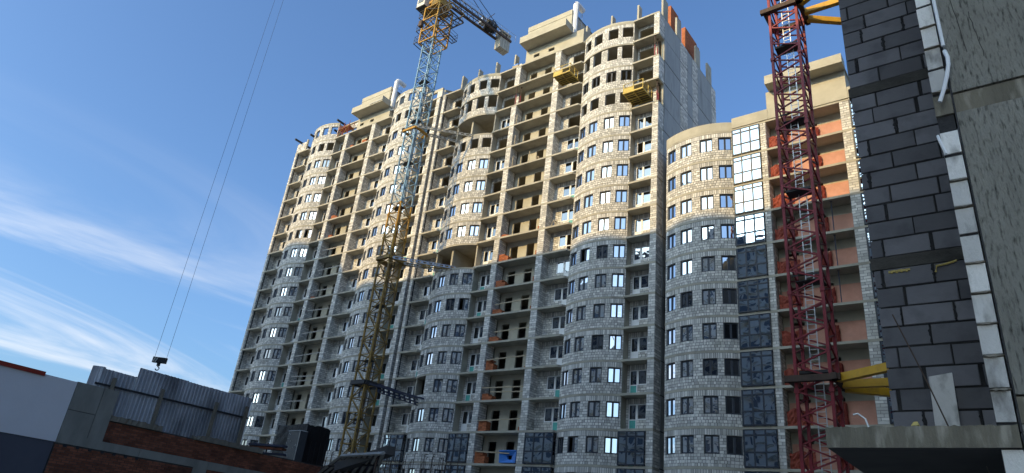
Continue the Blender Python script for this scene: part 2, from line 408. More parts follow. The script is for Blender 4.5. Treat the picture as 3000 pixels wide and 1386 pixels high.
def tower(name, label, x0, els, top, bot, dep, bay_state, unit_state, skip_pier=(), strip_piers=()):
    B = empty(name, (x0, 0, 0)); tag(B, label, 'building', 'unfinished apartment towers')
    sm = MB(); sm.prism(slab_outline(els, dep), -.2, 0, 'concrete'); me = sm.mesh('floor_slab')
    for k in range(top, bot-1, -1): inst('floor_slab', me, B, (0, 0, 3*k))
    X1 = els[-1][2]
    for row in range(top+1, bot, -1):
        zf = 3*(row-1); lo = row < -15
        for ei, e in enumerate(els):
            t, a, b = e[0], e[1], e[2]; w = b-a; var = (row*7+ei*3) % 6
            if t == 'P':
                if (ei, row) in skip_pier or row > top: continue
                stuff(inst('pier', pier_mesh(w, 1.25, var, ei in strip_piers), B, (a, 0, zf)))
            elif t == 'B':
                st = bay_state(ei, row)
                if st == 'none': continue
                A = Arc(a, b)
                if row <= top or st == 'parapet':
                    sw = cached(('bs', st == 'parapet'), lambda: MB().box(-.16, 0, YE+.02, 1.2, 0, 2.8, 'concrete').mesh('bay_side_wall'))
                    inst('bay_side_wall', sw, B, (b+.0, 0, zf)); inst('bay_side_wall', sw, B, (a+.16, 0, zf))
                if st == 'void':
                    fm = cached('fin', lambda: MB().box(-.12, .12, .0, 3.5, 0, 2.8, 'concrete_pale').mesh('cross_wall'))
                    inst('cross_wall', fm, B, (A.xm-.3, 0, zf)); continue
                o = stuff(inst('curved_wall', bay_mesh(w, {'win': 'n', 'open': 'n', 'frame': 'n', 'parapet': 'n'}.get(st, st), var), B, (A.xm, 0, zf)))
                if st in ('open', 'posts', 'parapet'): continue
                for i, (p, q) in enumerate(WINS):
                    if st == 'half' and i < 2: continue
                    sc = A.A/R(30.3); th = R((p+q)/2)*sc; ww = R(q-p)*sc*A.R-.03; hh = WZ1-WZ0-.03
                    x, y = A.p(th, -.13)
                    fm = 'frame_dark'
                    wn = inst('window', window_mesh(ww, hh, fm, st), B, (x, y, zf+WZ0+.02), th)
                    if st == 'frame': continue
                    rr = random.random()
                    for sgn in (-1, 1):
                        if rr < .03 and sgn < 0: continue
                        put_pane(wn, sgn*(ww/4), .09, ww/2-.16, hh-.18, 'glass_dim' if rr > .93 else 'glass', .045)
            elif t in ('AL', 'AR', 'GL', 'GR'):
                if row > top: continue
                side = 'L' if t[1] == 'L' else 'R'
                me2, xo, uw = loggia_back(w, side, var, 0)
                stuff(inst('loggia_wall', me2, B, (a, 0, zf)))
                us = unit_state(ei, row)
                if us == 'glaze': put_glazing(B, a, b, zf)
                if us in ('unit', 'glaze', 'nodoor'):
                    un = inst('balcony_block', unit_mesh(side, uw, 2.31), B, (a+xo, 1.205, zf+.01))
                    dx, wx = (.39, .78+(uw-.78)/2) if side == 'R' else (uw-.39, (uw-.78)/2)
                    if us != 'nodoor':
                        pm = 'teal_film' if random.random() < .3 else 'pvc_white'
                        inst('door_panel', panel_mesh(pm), un, (dx, .02, .075))
                        put_pane(un, dx, 1.0, .63, 1.23, 'glass_dim', .04)
                    put_pane(un, wx, 1.03, uw-.78-.15, 1.2, 'glass_dim', .04)
            elif t == 'C':
                if row > top: continue
                inst('core_wall', c_wall_mesh(w, 0, 0), B, (a, 0, zf))
        if row <= top:
            iw = cached(('iw', name), lambda: MB().box(els[0][1]+.2, X1-.2, 5.5, 5.7, 0, 2.8, 'interior').mesh('light_stop_wall'))
            inst('light_stop_wall', iw, B, (0, 0, zf))  # added wall across each storey, keeps daylight from showing through
    return B, X1

LOC = [('P', 0, .45), ('AL', .45, 3.45), ('B', 3.45, 9.72), ('AR', 9.72, 12.33), ('P', 12.33, 13.07), ('C', 13.07, 18.25), ('P', 18.25, 19.05), ('AL', 19.05, 22.25), ('B', 22.25, 28.65), ('AR', 28.65, 31.15), ('P', 31.15, 31.8)]
# ---- left tower
def bs1(ei, row):
    if row == 1: return 'parapet'
    return 'open' if row == 0 else 'win'
def us1(ei, row):
    if row >= 0: return 'none'
    if row <= -16: return 'glaze'
    return 'unit'
X0A, X0B = -63.5, -31.15
TA, _ = tower('apartment_tower', 'left pale block tower behind the blue and yellow crane mast and the metal fence', X0A, LOC, 0, -19, 15.9, bs1, us1, strip_piers=(0,))
# ---- middle tower
def bs2(ei, row):
    if ei == 2:
        d = {1: 'none', 0: 'open', -1: 'posts', -2: 'void', -3: 'open', -8: 'void', -13: 'half'}
    else:
        d = {1: 'none', 0: 'open', -1: 'posts', -2: 'frame', -3: 'open'}
    return d.get(row, 'win')
def us2(ei, row):
    if row >= -1 or (row >= -3 and ei != 3) or (ei, row) in ((3, -3), (3, -5), (1, -4)): return 'none'
    if row <= -15: return 'glaze'
    if (ei, row) in ((7, -5), (7, -8), (9, -5)): return 'nodoor'
    return 'unit'
TB, _ = tower('apartment_tower', 'tallest middle block tower with two yellow platforms and a grey panel end wall', X0B, LOC, 0, -19, 15.9, bs2, us2,
              skip_pier=((10, -1), (10, -3), (4, -1)), strip_piers=(0,))
# ---- right tower
LOC3 = [('B', 0, 6.55), ('GR', 6.55, 9.08), ('P', 9.08, 9.6), ('C', 9.6, 15.75), ('P', 15.75, 16.5), ('GL', 16.5, 19.7), ('B', 19.7, 26.2), ('AR', 26.2, 28.7), ('P', 28.7, 29.4)]
def bs3(ei, row): return 'none' if row > -6 else 'win'
X0C = 1.5
TC, _ = tower('apartment_tower', 'lower right block tower with glazed loggias, behind the red crane mast', X0C, LOC3, -6, -19, 15.9, bs3, lambda ei, row: 'none' if row > -6 else ('glaze' if ei in (1, 5) else 'unit'))

# ---- shells: back and side walls
def side_wall(B, x, xo, y0, z0, z1, m='panel_concrete'):
    mb = MB(); mb.box(x, xo, y0, 15.88, z0, z1, m); mb.build('end_wall', B)
for B, x1, z1 in ((TA, 31.75, -.2), (TB, 31.6, -.2), (TC, 29.3, -18.2)):
    mb = MB(); mb.box(.05, x1, 15.9, 16.15, GZ, z1, 'panel_concrete'); mb.build('rear_wall', B)
side_wall(TA, .05, .25, 1.26, GZ, -.2); side_wall(TA, 31.55, 31.75, 1.26, GZ, -.2)
side_wall(TB, .05, .25, 1.26, GZ, -.2); side_wall(TC, .02, .22, .55, GZ, -18.2, 'gap_shade'); side_wall(TC, 29.1, 29.3, 1.26, GZ, -18.2)
# the visible end wall of the middle tower: concrete panels and block strips, storey by storey
jb_ = MB().box(31.5, 31.808, 1.27, 16.1, -.05, .05, 'band_dark').mesh('panel_joint')
for row in range(0, -19, -1): inst('panel_joint', jb_, TB, (0, 0, 3*row))
segs = [(1.26, 5.4, 'c'), (5.4, 7.35, 'b'), (7.35, 8.8, 'c'), (8.8, 10.4, 'b'), (10.4, 14.7, 'c'), (14.7, 16.14, 'b')]
for row in range(0, -19, -1):
    zf = 3*(row-1)
    for i, (a, b, k) in enumerate(segs):
        def mk(a=a, b=b, k=k, v=row % 3):
            mb = MB()
            if k == 'c':
                mb.box(31.55, 31.83+.012*v, a+.02, b-.02, .05, 2.95, 'panel_concrete')
            else:
                mb.box(31.55, 31.825, a, b, .04, 2.96, 'mortar'); masonry(mb, face_right(31.825), a, b, [(.05, 2.95, .235, .3, .55)], (), .2, 40+v+i, backwall=False)
            return mb.mesh('wall_panel' if k == 'c' else 'block_strip')
        me = cached(('ew', i, row % 3), mk)
        o = inst('wall_panel' if k == 'c' else 'block_strip', me, TB, (0, 0, zf))
        if k == 'b': stuff(o)

# ---- penthouses on the roofs
def penthouse(B, xl, xr, oxl, oxr, uxl, uxr, z0, wins, dz=1.9, up=True, proj=1.65, hh=.95):
    mb = MB(); m = 'concrete_pale'
    xs = [xl]+[v for q in wins for v in q]+[xr]
    for i in range(0, len(xs), 2): mb.box(xs[i], xs[i+1], 0, .25, z0, z0+dz, m)
    for a, b in wins:
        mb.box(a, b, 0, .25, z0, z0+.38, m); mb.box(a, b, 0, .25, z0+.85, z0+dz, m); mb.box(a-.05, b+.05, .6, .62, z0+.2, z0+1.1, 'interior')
    mb.box(xl, xl+.2, .25, 6, z0, z0+dz, m); mb.box(xr-.2, xr, .25, 6, z0, z0+dz, m)
    mb.build('penthouse_wall', B)
    mb = MB(); mb.box(oxl, oxr, -proj, 5.9, z0+dz, z0+dz+.2, m); mb.box(oxl, oxr, -proj, -proj+.15, z0+dz+.2, z0+dz+hh, m)
    mb.box(oxl, oxl+.15, -proj+.15, 0, z0+dz+.2, z0+dz+hh, m); mb.box(oxr-.15, oxr, -proj+.15, 0, z0+dz+.2, z0+dz+hh, m)
    mb.build('cantilever_balcony', B)
    if up:
        mb = MB(); mb.box(uxl, uxr, 0, .25, z0+dz+.2, z0+5.05, m); mb.box(uxl-.0, uxr, -.04, .24, z0+5.05, z0+5.8, m); mb.box(uxl, uxl+.2, .25, 5.8, z0+dz+.2, z0+5.75, m)
        mb.box(uxr-.2, uxr, .9, 5.8, z0+dz+.2, z0+5.75, m); mb.box(uxl, uxr, .25, 5.8, z0+5.5, z0+5.74, m); mb.box(uxr-.5, uxr-.3, .25, 5.5, z0+dz+.2, z0+5.5, 'interior')
        mb.build('penthouse_upper_wall', B)
penthouse(TB, 13.67, 22.05, 13.72, 20.5, 13.55, 20.15, 0, [(14.9, 15.75), (17.1, 17.95)])
penthouse(TA, 14.7, 21.65, 14.8, 21.5, 14.5, 20.85, 0, [(15.35, 16.15), (17.55, 18.35)])
penthouse(TC, 9.8, 16.45, 10.1, 16.55, 9.85, 16.2, -18.0, [], 3.0, False, 1.25, .9)
# parapets
def arc_parapet(B, a, b, z0, z1, name='parapet'):
    A = Arc(a, b); mb = MB(); n = 7
    for i in range(n):
        mb2 = MB(); t0 = -A.A+2*A.A*i/n; t1 = -A.A+2*A.A*(i+1)/n
        poly = [A.p(t0+(t1-t0)*k/4+(.001 if k == 0 else 0), .04) for k in range(5)]+[A.p(t1-(t1-t0)*k/4, -.16) for k in range(5)]
        mb2.prism(poly, z0, z1, 'concrete_pale'); mb2.build(name, B)
arc_parapet(TC, 0, 6.55, -18.0, -17.05)
for i in range(4):
    mb = MB(); mb.box(6.6+i*3.3+.01, 6.6+(i+1)*3.3-.01, -.12, .06, -18.0, -16.9, 'concrete_pale'); mb.build('parapet', TC)
arc_parapet(TB, LOC[2][1], LOC[2][2], 0, .22); arc_parapet(TB, LOC[8][1], LOC[8][2], 0, .22)
arc_parapet(TA, LOC[2][1], LOC[2][2], 2.8, 3.02); arc_parapet(TA, LOC[8][1], LOC[8][2], 2.8, 3.02)
# roof columns
def col(B, x, y, z0, z1, wx, wy):
    mb = MB(); mb.box(x, x+wx, y, y+wy, z0, z1, 'concrete'); mb.build('roof_column', B)
for x, y, wx, wy in ((28.35, 1.3, .22, .75), (24.9, 1.3, .22, .75), (21.45, 1.3, .22, .75), (31.4, 1.25, .22, 1.25), (31.4, 4.95, .22, 1.2), (31.4, 10.5, .22, 1.3), (31.4, 14.15, .22, 1.3), (1.7, 1.3, .22, .9), (7.6, 1.3, .22, .75), (10.7, 1.3, .22, .75), (4.6, 1.3, .22, .75)):
    col(TB, x, y, 0, 3.25 if wy > 1 else 3.55, wx, wy)
# orange brick vent shafts on the middle tower's roof
for x, y0, y1 in ((30.15, 5.4, 7.5), (30.15, 9.6, 13.2)):
    mb = MB(); mb.box(x, x+.5, y0, y1, 0, 5.9, 'brick_orange'); masonry(mb, face_right(x+.5), y0, y1, [(0, 5.9, .1, .25, .5)], (), .1, 5, .012, .006, m='brick_orange', backwall=False)
    mb.box(x+.06, x+.44, y1, y1+.35, 0, 5.8, 'brick_red'); mb.box(x, x+.5, y1+.35, y1+.75, 0, 5.7, 'brick_orange'); mb.build('vent_shaft', TB)
# white air ducts beside the penthouses
for B, x, y in ((TB, 20.25, .55), (TA, 21.15, .55)):
    mb = MB(); mb.tube([(x, y, 1.9), (x, y, 2.6), (x, y, 6.9)], .36, 'pipe_white', 14); mb.tube([(x, y, 6.9), (x, y+.1, 7.1), (x, y+.5, 7.25), (x, y+1.6, 7.25)], .36, 'pipe_white', 14)
    mb.box(x-.55, x+.75, y-.5, y+.8, 1.75, 1.95, 'pvc_white'); mb.build('air_duct', B)
    mb = MB()
    for dx, dy in ((.5, -.4), (.5, .8), (-.5, .8)): mb.beam((x+dx, y+dy, 1.9), (x+dx, y+dy, 6.8), .04, 'galv')
    for z in (3.1, 4.3, 5.5, 6.7): mb.beam((x+.5, y-.4, z), (x+.5, y+.8, z), .035, 'galv'); mb.beam((x+.5, y+.8, z), (x-.5, y+.8, z), .035, 'galv')
    mb.build('duct_bracket', B)
# left tower roof: unfinished frame, beams and block corners at roof level
mb = MB(); masonry(mb, face_front(0), .05, 2.3, [(0, 1.6, .235, .3, .5)], (), .25, 3); mb.box(2.3, 2.55, 0, .25, 0, 2.0, 'concrete_pale'); stuff(mb.build('roof_wall', TA))
mb = MB(); masonry(mb, face_front(1.1), 9.75, 13.6, [(1.7, 2.6, .235, .3, .5)], (), .25, 4); mb.box(9.75, 13.6, .9, 1.4, 2.6, 2.8, 'concrete'); stuff(mb.build('roof_wall', TA))
for p, q in (((.9, -1.3, 1.75), (.9, 2.5, 1.75)), ((9.9, -.5, 3.1), (9.9, 3.6, 3.1)), ((3.9, -.7, 2.1), (3.9, 3.5, 2.1)), ((8.3, .5, 2.3), (8.3, 6, 2.3))):
    mb = MB(); mb.beam(p, q, .18, 'steel_dark', .3); mb.build('roof_beam', TA)
mb = MB(); mb.box(29.0, 32.0, .0, .28, 1.05, 1.5, 'concrete_pale'); mb.box(31.1, 32.0, 0, .9, 0, 1.05, 'block'); mb.box(28.7, 31.6, 3.2, 3.5, 2.9, 3.25, 'concrete_pale'); mb.build('roof_frame', TA)
mb = MB(); mb.beam((31.5, .9, 1.7), (31.5, 3.4, 2.9), .28, 'concrete'); mb.build('roof_beam', TA)
mb = MB(); mb.beam((18.9, -1.6, 2.15), (21.6, -1.6, 2.15), .26, 'grey_strut', .14); mb.beam((19.6, -1.6, 2.0), (19.6, 1.2, 2.0), .16, 'grey_strut'); mb.beam((21.2, -1.6, 2.0), (21.2, 1.2, 2.0), .16, 'grey_strut'); mb.beam((20.6, .2, 1.3), (22.2, .2, 1.3), .26, 'galv'); mb.build('lifting_frame', TA)
# scaffold on the left tower's roof
sc = empty('roof_scaffold', (X0A+9.9, 0, 0)); tag(sc, 'small red and orange scaffold on the left tower roof beside the curved parapet', 'scaffold')
mb = MB()
for x in (0.1, 1.3, 2.5):
    for y in (.15, 1.0): mb.beam((x, y, 0), (x, y, 2.1+(x > 1)*.5), .05, 'red_paint')
for x0_, x1_ in ((.1, 1.3), (1.3, 2.5)):
    mb.beam((x0_, .15, .2), (x1_, .15, 1.9), .04, 'yellow_paint'); mb.beam((x0_, .15, 1.9), (x1_, .15, .2), .04, 'red_paint'); mb.beam((x0_, .15, 1.95), (x1_, .15, 1.95), .05, 'red_paint')
mb.build('scaffold_frame', sc)
mb = MB(); mb.box(.0, 2.6, .1, 1.05, 1.55, 1.62, 'brick_orange'); mb.build('deck_board', sc)
# props under the open balcony corners of the middle tower
for x, y, zf in ((31.25, .12, -6), (31.25, .75, -6), (12.75, .12, -6), (13.15, .5, -6), (31.5, .3, -12), (31.4, .8, -12), (31.3, 1.1, -12)):
    mb = MB(); mb.tube([(0, 0, 0), (0, 0, 2.8)], .05, 'steel_rust', 7); mb.tube([(0, 0, 0), (0, 0, 1.5)], .065, 'red_paint', 7); mb.box(-.1, .1, -.1, .1, 2.78, 2.799, 'steel_rust'); mb.build('steel_prop', TB, (x, y, zf+.001))
# pale strips painting the sunlit edge of the end wall at the open corners
for zf in (-6, -12):
    mb = MB(); mb.box(31.5, 31.79, 1.2, 1.255, zf, zf+2.8, 'concrete_pale'); mb.build('lit_wall_edge', TB)
# salmon infill in the right tower's wide loggia, on the core wall
for row in range(-6, -19, -1):
    zf = 3*(row-1); mb = MB()
    mb.box(10.0-1.5+1.1+.1, 15.74, 1.30, 1.398, 0.001, 1.95, 'salmon'); mb.build('infill_wall', TC, (0, 0, zf))

# ------------------------------------------------------------------ buildings across the yard (behind the camera): they throw the shade
def slab_block(name, label, x0, x1, y0, y1, ztop, steps=()):
    B = empty(name, ((x0+x1)/2, (y0+y1)/2, GZ)); tag(B, label, 'building')
    ox, oy = (x0+x1)/2, (y0+y1)/2
    L = lambda mb, n: mb.build(n, B, (-ox, -oy, -GZ))
    mb = MB(); mb.box(x0, x1, y0, y1, GZ, ztop, 'far_wall'); L(mb, 'wall')
    for a, b, z in steps:
        mb = MB(); mb.box(a, b, y0+1, y1-.02, ztop-.1, z, 'far_wall'); L(mb, 'roof_storey')
    n = int((ztop-GZ-2)//3)
    for k in range(n):
        z = GZ+3.0*k+3
        mb = MB(); mb.box(x0, x1, y1, y1+.35, z-.15, z+.1, 'concrete_pale'); L(mb, 'floor_band')
        mb = MB(); x = x0+1.2
        while x < x1-3:
            mb.box(x, x+1.5, y1+.01, y1+.06, z+.9, z+2.4, 'far_dark'); x += 3.4
        stuff(L(mb, 'window_row'))
    return B
YO = -75.0
slab_block('apartment_block', 'long apartment block across the yard, reflected in the lower window panes', -71.0, 7.5, YO-14, YO, 8.4, ((-71.0, -68.2, 11.0),))
slab_block('apartment_block', 'unseen lower block across the yard, added for shade and dark right hand panes', 8.0, 20, YO-14, YO, -12.0)  # added out of view, sized to shade the near building
slab_block('apartment_block', 'taller apartment block across the yard, seen only in reflections at the left', -112, -71.3, YO-16, YO, 13.6, ((-112, -75.6, 17.3),))

# ------------------------------------------------------------------ loading platforms on the middle tower
def platform(x0, x1, y0, y1, z, label):
    P = empty('loading_platform', ((x0+x1)/2, (y0+y1)/2, z)); tag(P, label, 'platform', 'yellow platforms hung on the middle tower')
    w, d = (x1-x0)/2, (y1-y0)/2; m = 'platform_yellow'
    mb = MB(); mb.box(-w+.06, w-.06, -d+.06, d-.06, .1, .14, 'platform_yellow'); mb.build('deck', P)
    mb = MB()
    for a in (-w, w-.1): mb.box(a, a+.1, -d, d, 0, .16, m)
    for a in (-d, d-.1): mb.box(-w+.1, w-.1, a, a+.1, .002, .158, m)
    mb.box(-.06, .06, -d+.1, d-.1, .0, .098, m); mb.box(-w+.1, -.06, -.05, .05, .0, .097, m); mb.box(.06, w-.1, -.05, .05, 0, .097, m); mb.build('frame', P)
    for k, y in enumerate((-d*.72, -d*.42, -d*.18, d*.22, d*.5, d*.8)):
        mb = MB(); mb.box(-w+.1, -.06, y, y+.05, .04, .099, 'steel_dark'); mb.box(.06, w-.1, y, y+.05, .04, .099, 'steel_dark'); mb.build('deck_rib', P)
    for x in (-w+.04, 0, w-.04):
        for y in (-d+.04, d*.1, d-.2):
            if x == 0 and y > -d+.1: continue
            mb = MB(); mb.beam((x, y, .16), (x, y, 1.25), .055, m); mb.build('post', P)
    for z_ in (.7, 1.22):
        for p, q in (((-w+.04, -d+.04), (w-.04, -d+.04)), ((-w+.04, -d+.04), (-w+.04, d-.2)), ((w-.04, -d+.04), (w-.04, d-.2))):
            mb = MB(); mb.beam((*p, z_), (*q, z_), .045, m); mb.build('rail', P)
    mb = MB(); mb.box(-w+.08, w*.1, -d+.02, -d+.05, .2, .62, m); mb.build('toe_panel', P)
platform(-2.55, -.25, -1.7, .6, -11.3, 'yellow platform at the corner of the middle tower, lower of the two')
platform(-11.9, -9.65, -1.45, .5, -5.3, 'yellow platform beside the small penthouse windows, upper of the two')

# ------------------------------------------------------------------ tower cranes
def mast_section(side, h, n, cw, m, bw, bm=None, horiz=True, flip=0):
    mb = MB(); s = side/2; bm = bm or m; bh = h/n
    C4 = [(-s, -s), (s, -s), (s, s), (-s, s)]
    for x, y in C4: mb.beam((x, y, 0), (x, y, h), cw, m)
    for i in range(4):
        a = C4[i]; b = C4[(i+1) % 4]
        for k in range(n):
            z0, z1 = k*bh, (k+1)*bh
            if horiz:
                mb.beam((*a, z0), (*b, z0), bw, bm)
                if (k+i+flip) % 2: mb.beam((*a, z0), (*b, z1), bw, bm)
                else: mb.beam((*b, z0), (*a, z1), bw, bm)
            else:
                mb.beam((*a, z0), (*b, z0+bh/2), bw, bm); mb.beam((*b, z0+bh/2), (*a, z1), bw, bm)
    if horiz:
        for x, y in C4:
            for k in range(n): mb.box(x-cw*.75, x+cw*.75, y-cw*.75, y+cw*.75, k*bh-.1, k*bh+.1, m)
    return mb.mesh('mast_section')
def ladder(x, y, z0, z1, m='galv', w=.42, along='x'):
    mb = MB(); dx, dy = (w/2, 0) if along == 'x' else (0, w/2)
    mb.beam((x-dx, y-dy, z0), (x-dx, y-dy, z1), .05, m); mb.beam((x+dx, y+dy, z0), (x+dx, y+dy, z1), .05, m)
    z = z0+.15
    while z < z1: mb.beam((x-dx, y-dy, z), (x+dx, y+dy, z), .028, m); z += .3
    return mb
# ---- blue and yellow crane
CX, CY, CS = -28.7, -5.7, 1.7
K = empty('tower_crane', (CX, CY, GZ)); tag(K, 'tower crane with light blue and yellow lattice mast before the left tower', 'crane')
SH = 6.0; zt = 3.7
blue = mast_section(CS, SH, 4, .15, 'blue_paint', .075); yel = mast_section(CS, SH, 4, .17, 'yellow_dirty', .085); ora = mast_section(CS, SH, 4, .16, 'yellow_paint', .08, 'yellow_dirty')
z = zt
for i in range(11):
    z -= SH
    if z < GZ-5: break
    inst('mast_section', blue if i < 4 else (ora if i < 5 else yel), K, (0, 0, z-GZ))
for i in range(9):
    zz = zt-6-6*i-.6
    mb = ladder(.25, -.3 if i % 2 else .3, zz-6+.05, zz, 'steel_dark'); mb.build('ladder', K, (0, 0, -GZ))
    mb = MB(); mb.box(-.75, .75, -.75, .1, zz-.04, zz, 'steel_dark'); mb.build('rest_platform', K, (0, 0, -GZ))
kz = lambda mb, n, rz=0: mb.build(n, K, (0, 0, -GZ), rz)
# tie collars and bars
def collar(zc, m, w=.2):
    mb = MB(); s = CS/2+.2
    for p, q in (((-s, -s), (s, -s)), ((s, -s), (s, s)), ((s, s), (-s, s)), ((-s, s), (-s, -s))): mb.beam((*p, zc), (*q, zc), w, m, w*1.2)
    kz(mb, 'tie_collar')
collar(-10.4, 'yellow_paint', .22); collar(-27.4, 'yellow_dirty', .3); collar(-41.3, 'steel_dark', .34)
def bar(p, q, m, w=.16, holes=False, two=False):
    mb = MB(); p = Vector(p)-Vector((CX, CY, 0)); q = Vector(q)-Vector((CX, CY, 0))
    if not holes: mb.beam(p, q, w, m)
    else:
        d = q-p; n = int(d.length/.62)
        mb.beam(p+Vector((0, 0, .13)), q+Vector((0, 0, .13)), .16, m, .07); mb.beam(p-Vector((0, 0, .13)), q-Vector((0, 0, .13)), .16, m, .07)
        for i in range(n+1): c = p+d*(i/n); e = d.normalized()*.11; mb.beam(c-e, c+e, .14, m, .2)
    kz(mb, 'tie_bar')
bar((-27.5, -6.6, -10.3), (-23.8, -.35, -9.1), 'grey_strut', .17, True); bar((-27.4, -4.7, -10.4), (-26.4, -.2, -9.1), 'grey_strut', .16, True)
bar((-27.2, -6.6, -27.6), (-23.9, -.3, -26.85), 'galv', .2, True); bar((-27.4, -4.7, -27.5), (-25.6, -.1, -26.9), 'grey_strut', .16, True); bar((-28.2, -4.7, -27.5), (-24.3, -.2, -26.8), 'yellow_dirty', .14, True)
for dz_, dx in ((0, 0), (-.35, .15), (-.7, .3)):
    bar((-27.5+dx, -5.2, -41.2+dz_), (-26.4+dx, -.1, -41.5+dz_), 'blue_board', .17, dz_ < 0)
bar((-27.6, -6.4, -41.4), (-25.2, -.3, -41.7), 'blue_board', .17)
# climbing cage round the top of the mast
mb = MB(); s = 1.28; m = 'yellow_paint'
C4 = [(-s, -s), (s, -s), (s, s), (-s, s)]; zs = [3.3, 5.2, 7.1, 9.2]
for x, y in C4: mb.beam((x, y, 3.3), (x, y, 9.3), .17, m)
for i in range(4):
    a, b = C4[i], C4[(i+1) % 4]
    for j, z_ in enumerate(zs):
        mb.beam((*a, z_), (*b, z_), .15, m)
        if j < 3: mb.beam((*a, z_), (*b, zs[j+1]), .09, 'yellow_dirty'); mb.beam((*b, z_+.9), (*a, zs[j+1]), .07, 'steel_dark')
kz(mb, 'climbing_cage')
def gangway(x0, x1, y0, y1, z_, m='steel_dark', rails='xXyY'):
    mb = MB()
    for x in (x0, x1): mb.beam((x, y0, z_), (x, y1, z_), .08, m)
    for y in (y0, y1): mb.beam((x0, y, z_), (x1, y, z_), .08, m)
    n = max(2, int((x1-x0)/.55))
    for i in range(1, n): xx = x0+(x1-x0)*i/n; mb.beam((xx, y0, z_), (xx, y1, z_), .05, m)
    for h in (.55, 1.1):
        for x in (x0, x1): mb.beam((x, y0, z_+h), (x, y1, z_+h), .035, m)
        for y in (y0, y1): mb.beam((x0, y, z_+h), (x1, y, z_+h), .035, m)
    for x in (x0, (x0+x1)/2, x1):
        for y in (y0, y1): mb.beam((x, y, z_), (x, y, z_+1.1), .035, m)
    kz(mb, 'gangway')
gangway(-2.3, -1.3, -1.3, 1.3, 3.6); gangway(-2.3, -1.3, -1.3, 1.3, 5.7); gangway(-2.3, -1.3, -1.3, 1.3, 8.0); gangway(1.35, 2.2, .2, 2.0, 4.6)
mb = MB()
for z_ in (6.6,):
    for y in (-1.3, 1.3): mb.beam((1.3, y, z_), (3.6, y, z_), .14, 'steel_dark'); mb.beam((1.3, y, z_+1.3), (3.6, y, z_+1.3), .12, 'steel_dark')
    mb.beam((3.6, -1.3, z_), (3.6, 1.3, z_), .14, 'steel_dark'); mb.beam((3.6, -1.3, z_+1.3), (3.6, 1.3, z_+1.3), .12, 'yellow_dirty')
    for k in range(4): mb.beam((1.3+.575*k, -1.3, z_), (1.3+.575*(k+1), 1.3, z_), .07, 'steel_dark')
    for y in (-1.3, 1.3):
        for k in range(4): mb.beam((1.3+.575*k, y, z_+(k % 2)*1.3), (1.3+.575*(k+1), y, z_+((k+1) % 2)*1.3), .07, 'steel_dark')
kz(mb, 'section_loading_frame')
mb = MB(); mb.box(-1.6, -1.05, -1.75, -1.3, 5.9, 6.8, 'steel_rust'); kz(mb, 'hydraulic_unit')
# slewing ring, cab, tower head
mb = MB(); mb.tube([(0, 0, 9.2), (0, 0, 9.7), (0, 0, 10.1)], 1.25, 'yellow_dirty', 18); mb.box(-1.1, 1.1, -1.1, 1.1, 10.1, 10.6, 'yellow_paint'); kz(mb, 'slewing_ring')
mb = MB(); mb.box(-2.9, -1.35, -1.7, .4, 9.6, 9.75, 'steel_dark'); mb.box(-2.85, -1.4, -1.65, .35, 9.75, 11.7, 'cab_white'); mb.box(-2.9, -2.84, -1.4, .1, 10.6, 11.4, 'far_dark'); mb.box(-2.6, -1.7, -1.70, -1.64, 10.4, 11.5, 'far_dark'); kz(mb, 'cab')
jd = Vector((2.2, 11.85, 0)).normalized(); ang = math.atan2(jd.y, jd.x)
mb = MB()
for x, y in ((-.8, -.8), (.8, -.8), (.8, .8), (-.8, .8)): mb.beam((x, y, 10.5), (x*.3, y*.3, 19), .16, 'yellow_dirty')
for k in range(5):
    f0 = 1-.7*k/5; f1 = 1-.7*(k+1)/5; z0_, z1_ = 10.5+1.7*k, 10.5+1.7*(k+1)
    for a, b in (((-.8, -.8), (.8, -.8)), ((.8, -.8), (.8, .8)), ((.8, .8), (-.8, .8)), ((-.8, .8), (-.8, -.8))): mb.beam((a[0]*f0, a[1]*f0, z0_), (b[0]*f1, b[1]*f1, z1_), .08, 'yellow_dirty')
kz(mb, 'tower_head')
# counter jib along local +x of an angle
mb = MB(); Lj = 12.3; ZJ = 12.0
for y in (-.65, .65): mb.beam((.3, y, ZJ-.1), (Lj, y, ZJ-.1), .2, 'steel_rust', .34)
mb.beam((.3, -.65, ZJ+.75), (Lj-1.8, -.65, ZJ+.75), .1, 'yellow_dirty'); mb.beam((.3, .65, ZJ+.75), (Lj-1.8, .65, ZJ+.75), .1, 'yellow_dirty')
for k in range(10):
    a = .6+k*1.1
    mb.beam((a, -.65, ZJ-.1), (a+.55, -.65, ZJ+.75), .06, 'yellow_dirty'); mb.beam((a+.55, -.65, ZJ+.75), (a+1.1, -.65, ZJ-.1), .06, 'steel_dark'); mb.beam((a, .65, ZJ-.1), (a+.55, .65, ZJ+.75), .06, 'steel_dark')
    mb.beam((a, -.65, ZJ-.15), (a+1.1, .65, ZJ-.15), .08, 'steel_dark'); mb.beam((a, -.65, ZJ-.15), (a, .65, ZJ-.15), .08, 'steel_dark')
kz(mb, 'counter_jib', ang)
mb = MB()
for y in (-1.0, 1.0):
    mb.beam((1, y, ZJ+1.15), (Lj+.6, y, ZJ+1.15), .035, 'galv'); mb.beam((1, y, ZJ+.6), (Lj+.6, y, ZJ+.6), .03, 'galv')
    for k in range(9): mb.beam((1.4+k*1.42, y, ZJ), (1.4+k*1.42, y, ZJ+1.15), .03, 'galv')
mb.beam((7.9, -1.7, ZJ+1.5), (7.9, 1.7, ZJ+1.5), .06, 'steel_rust'); kz(mb, 'jib_railing', ang)
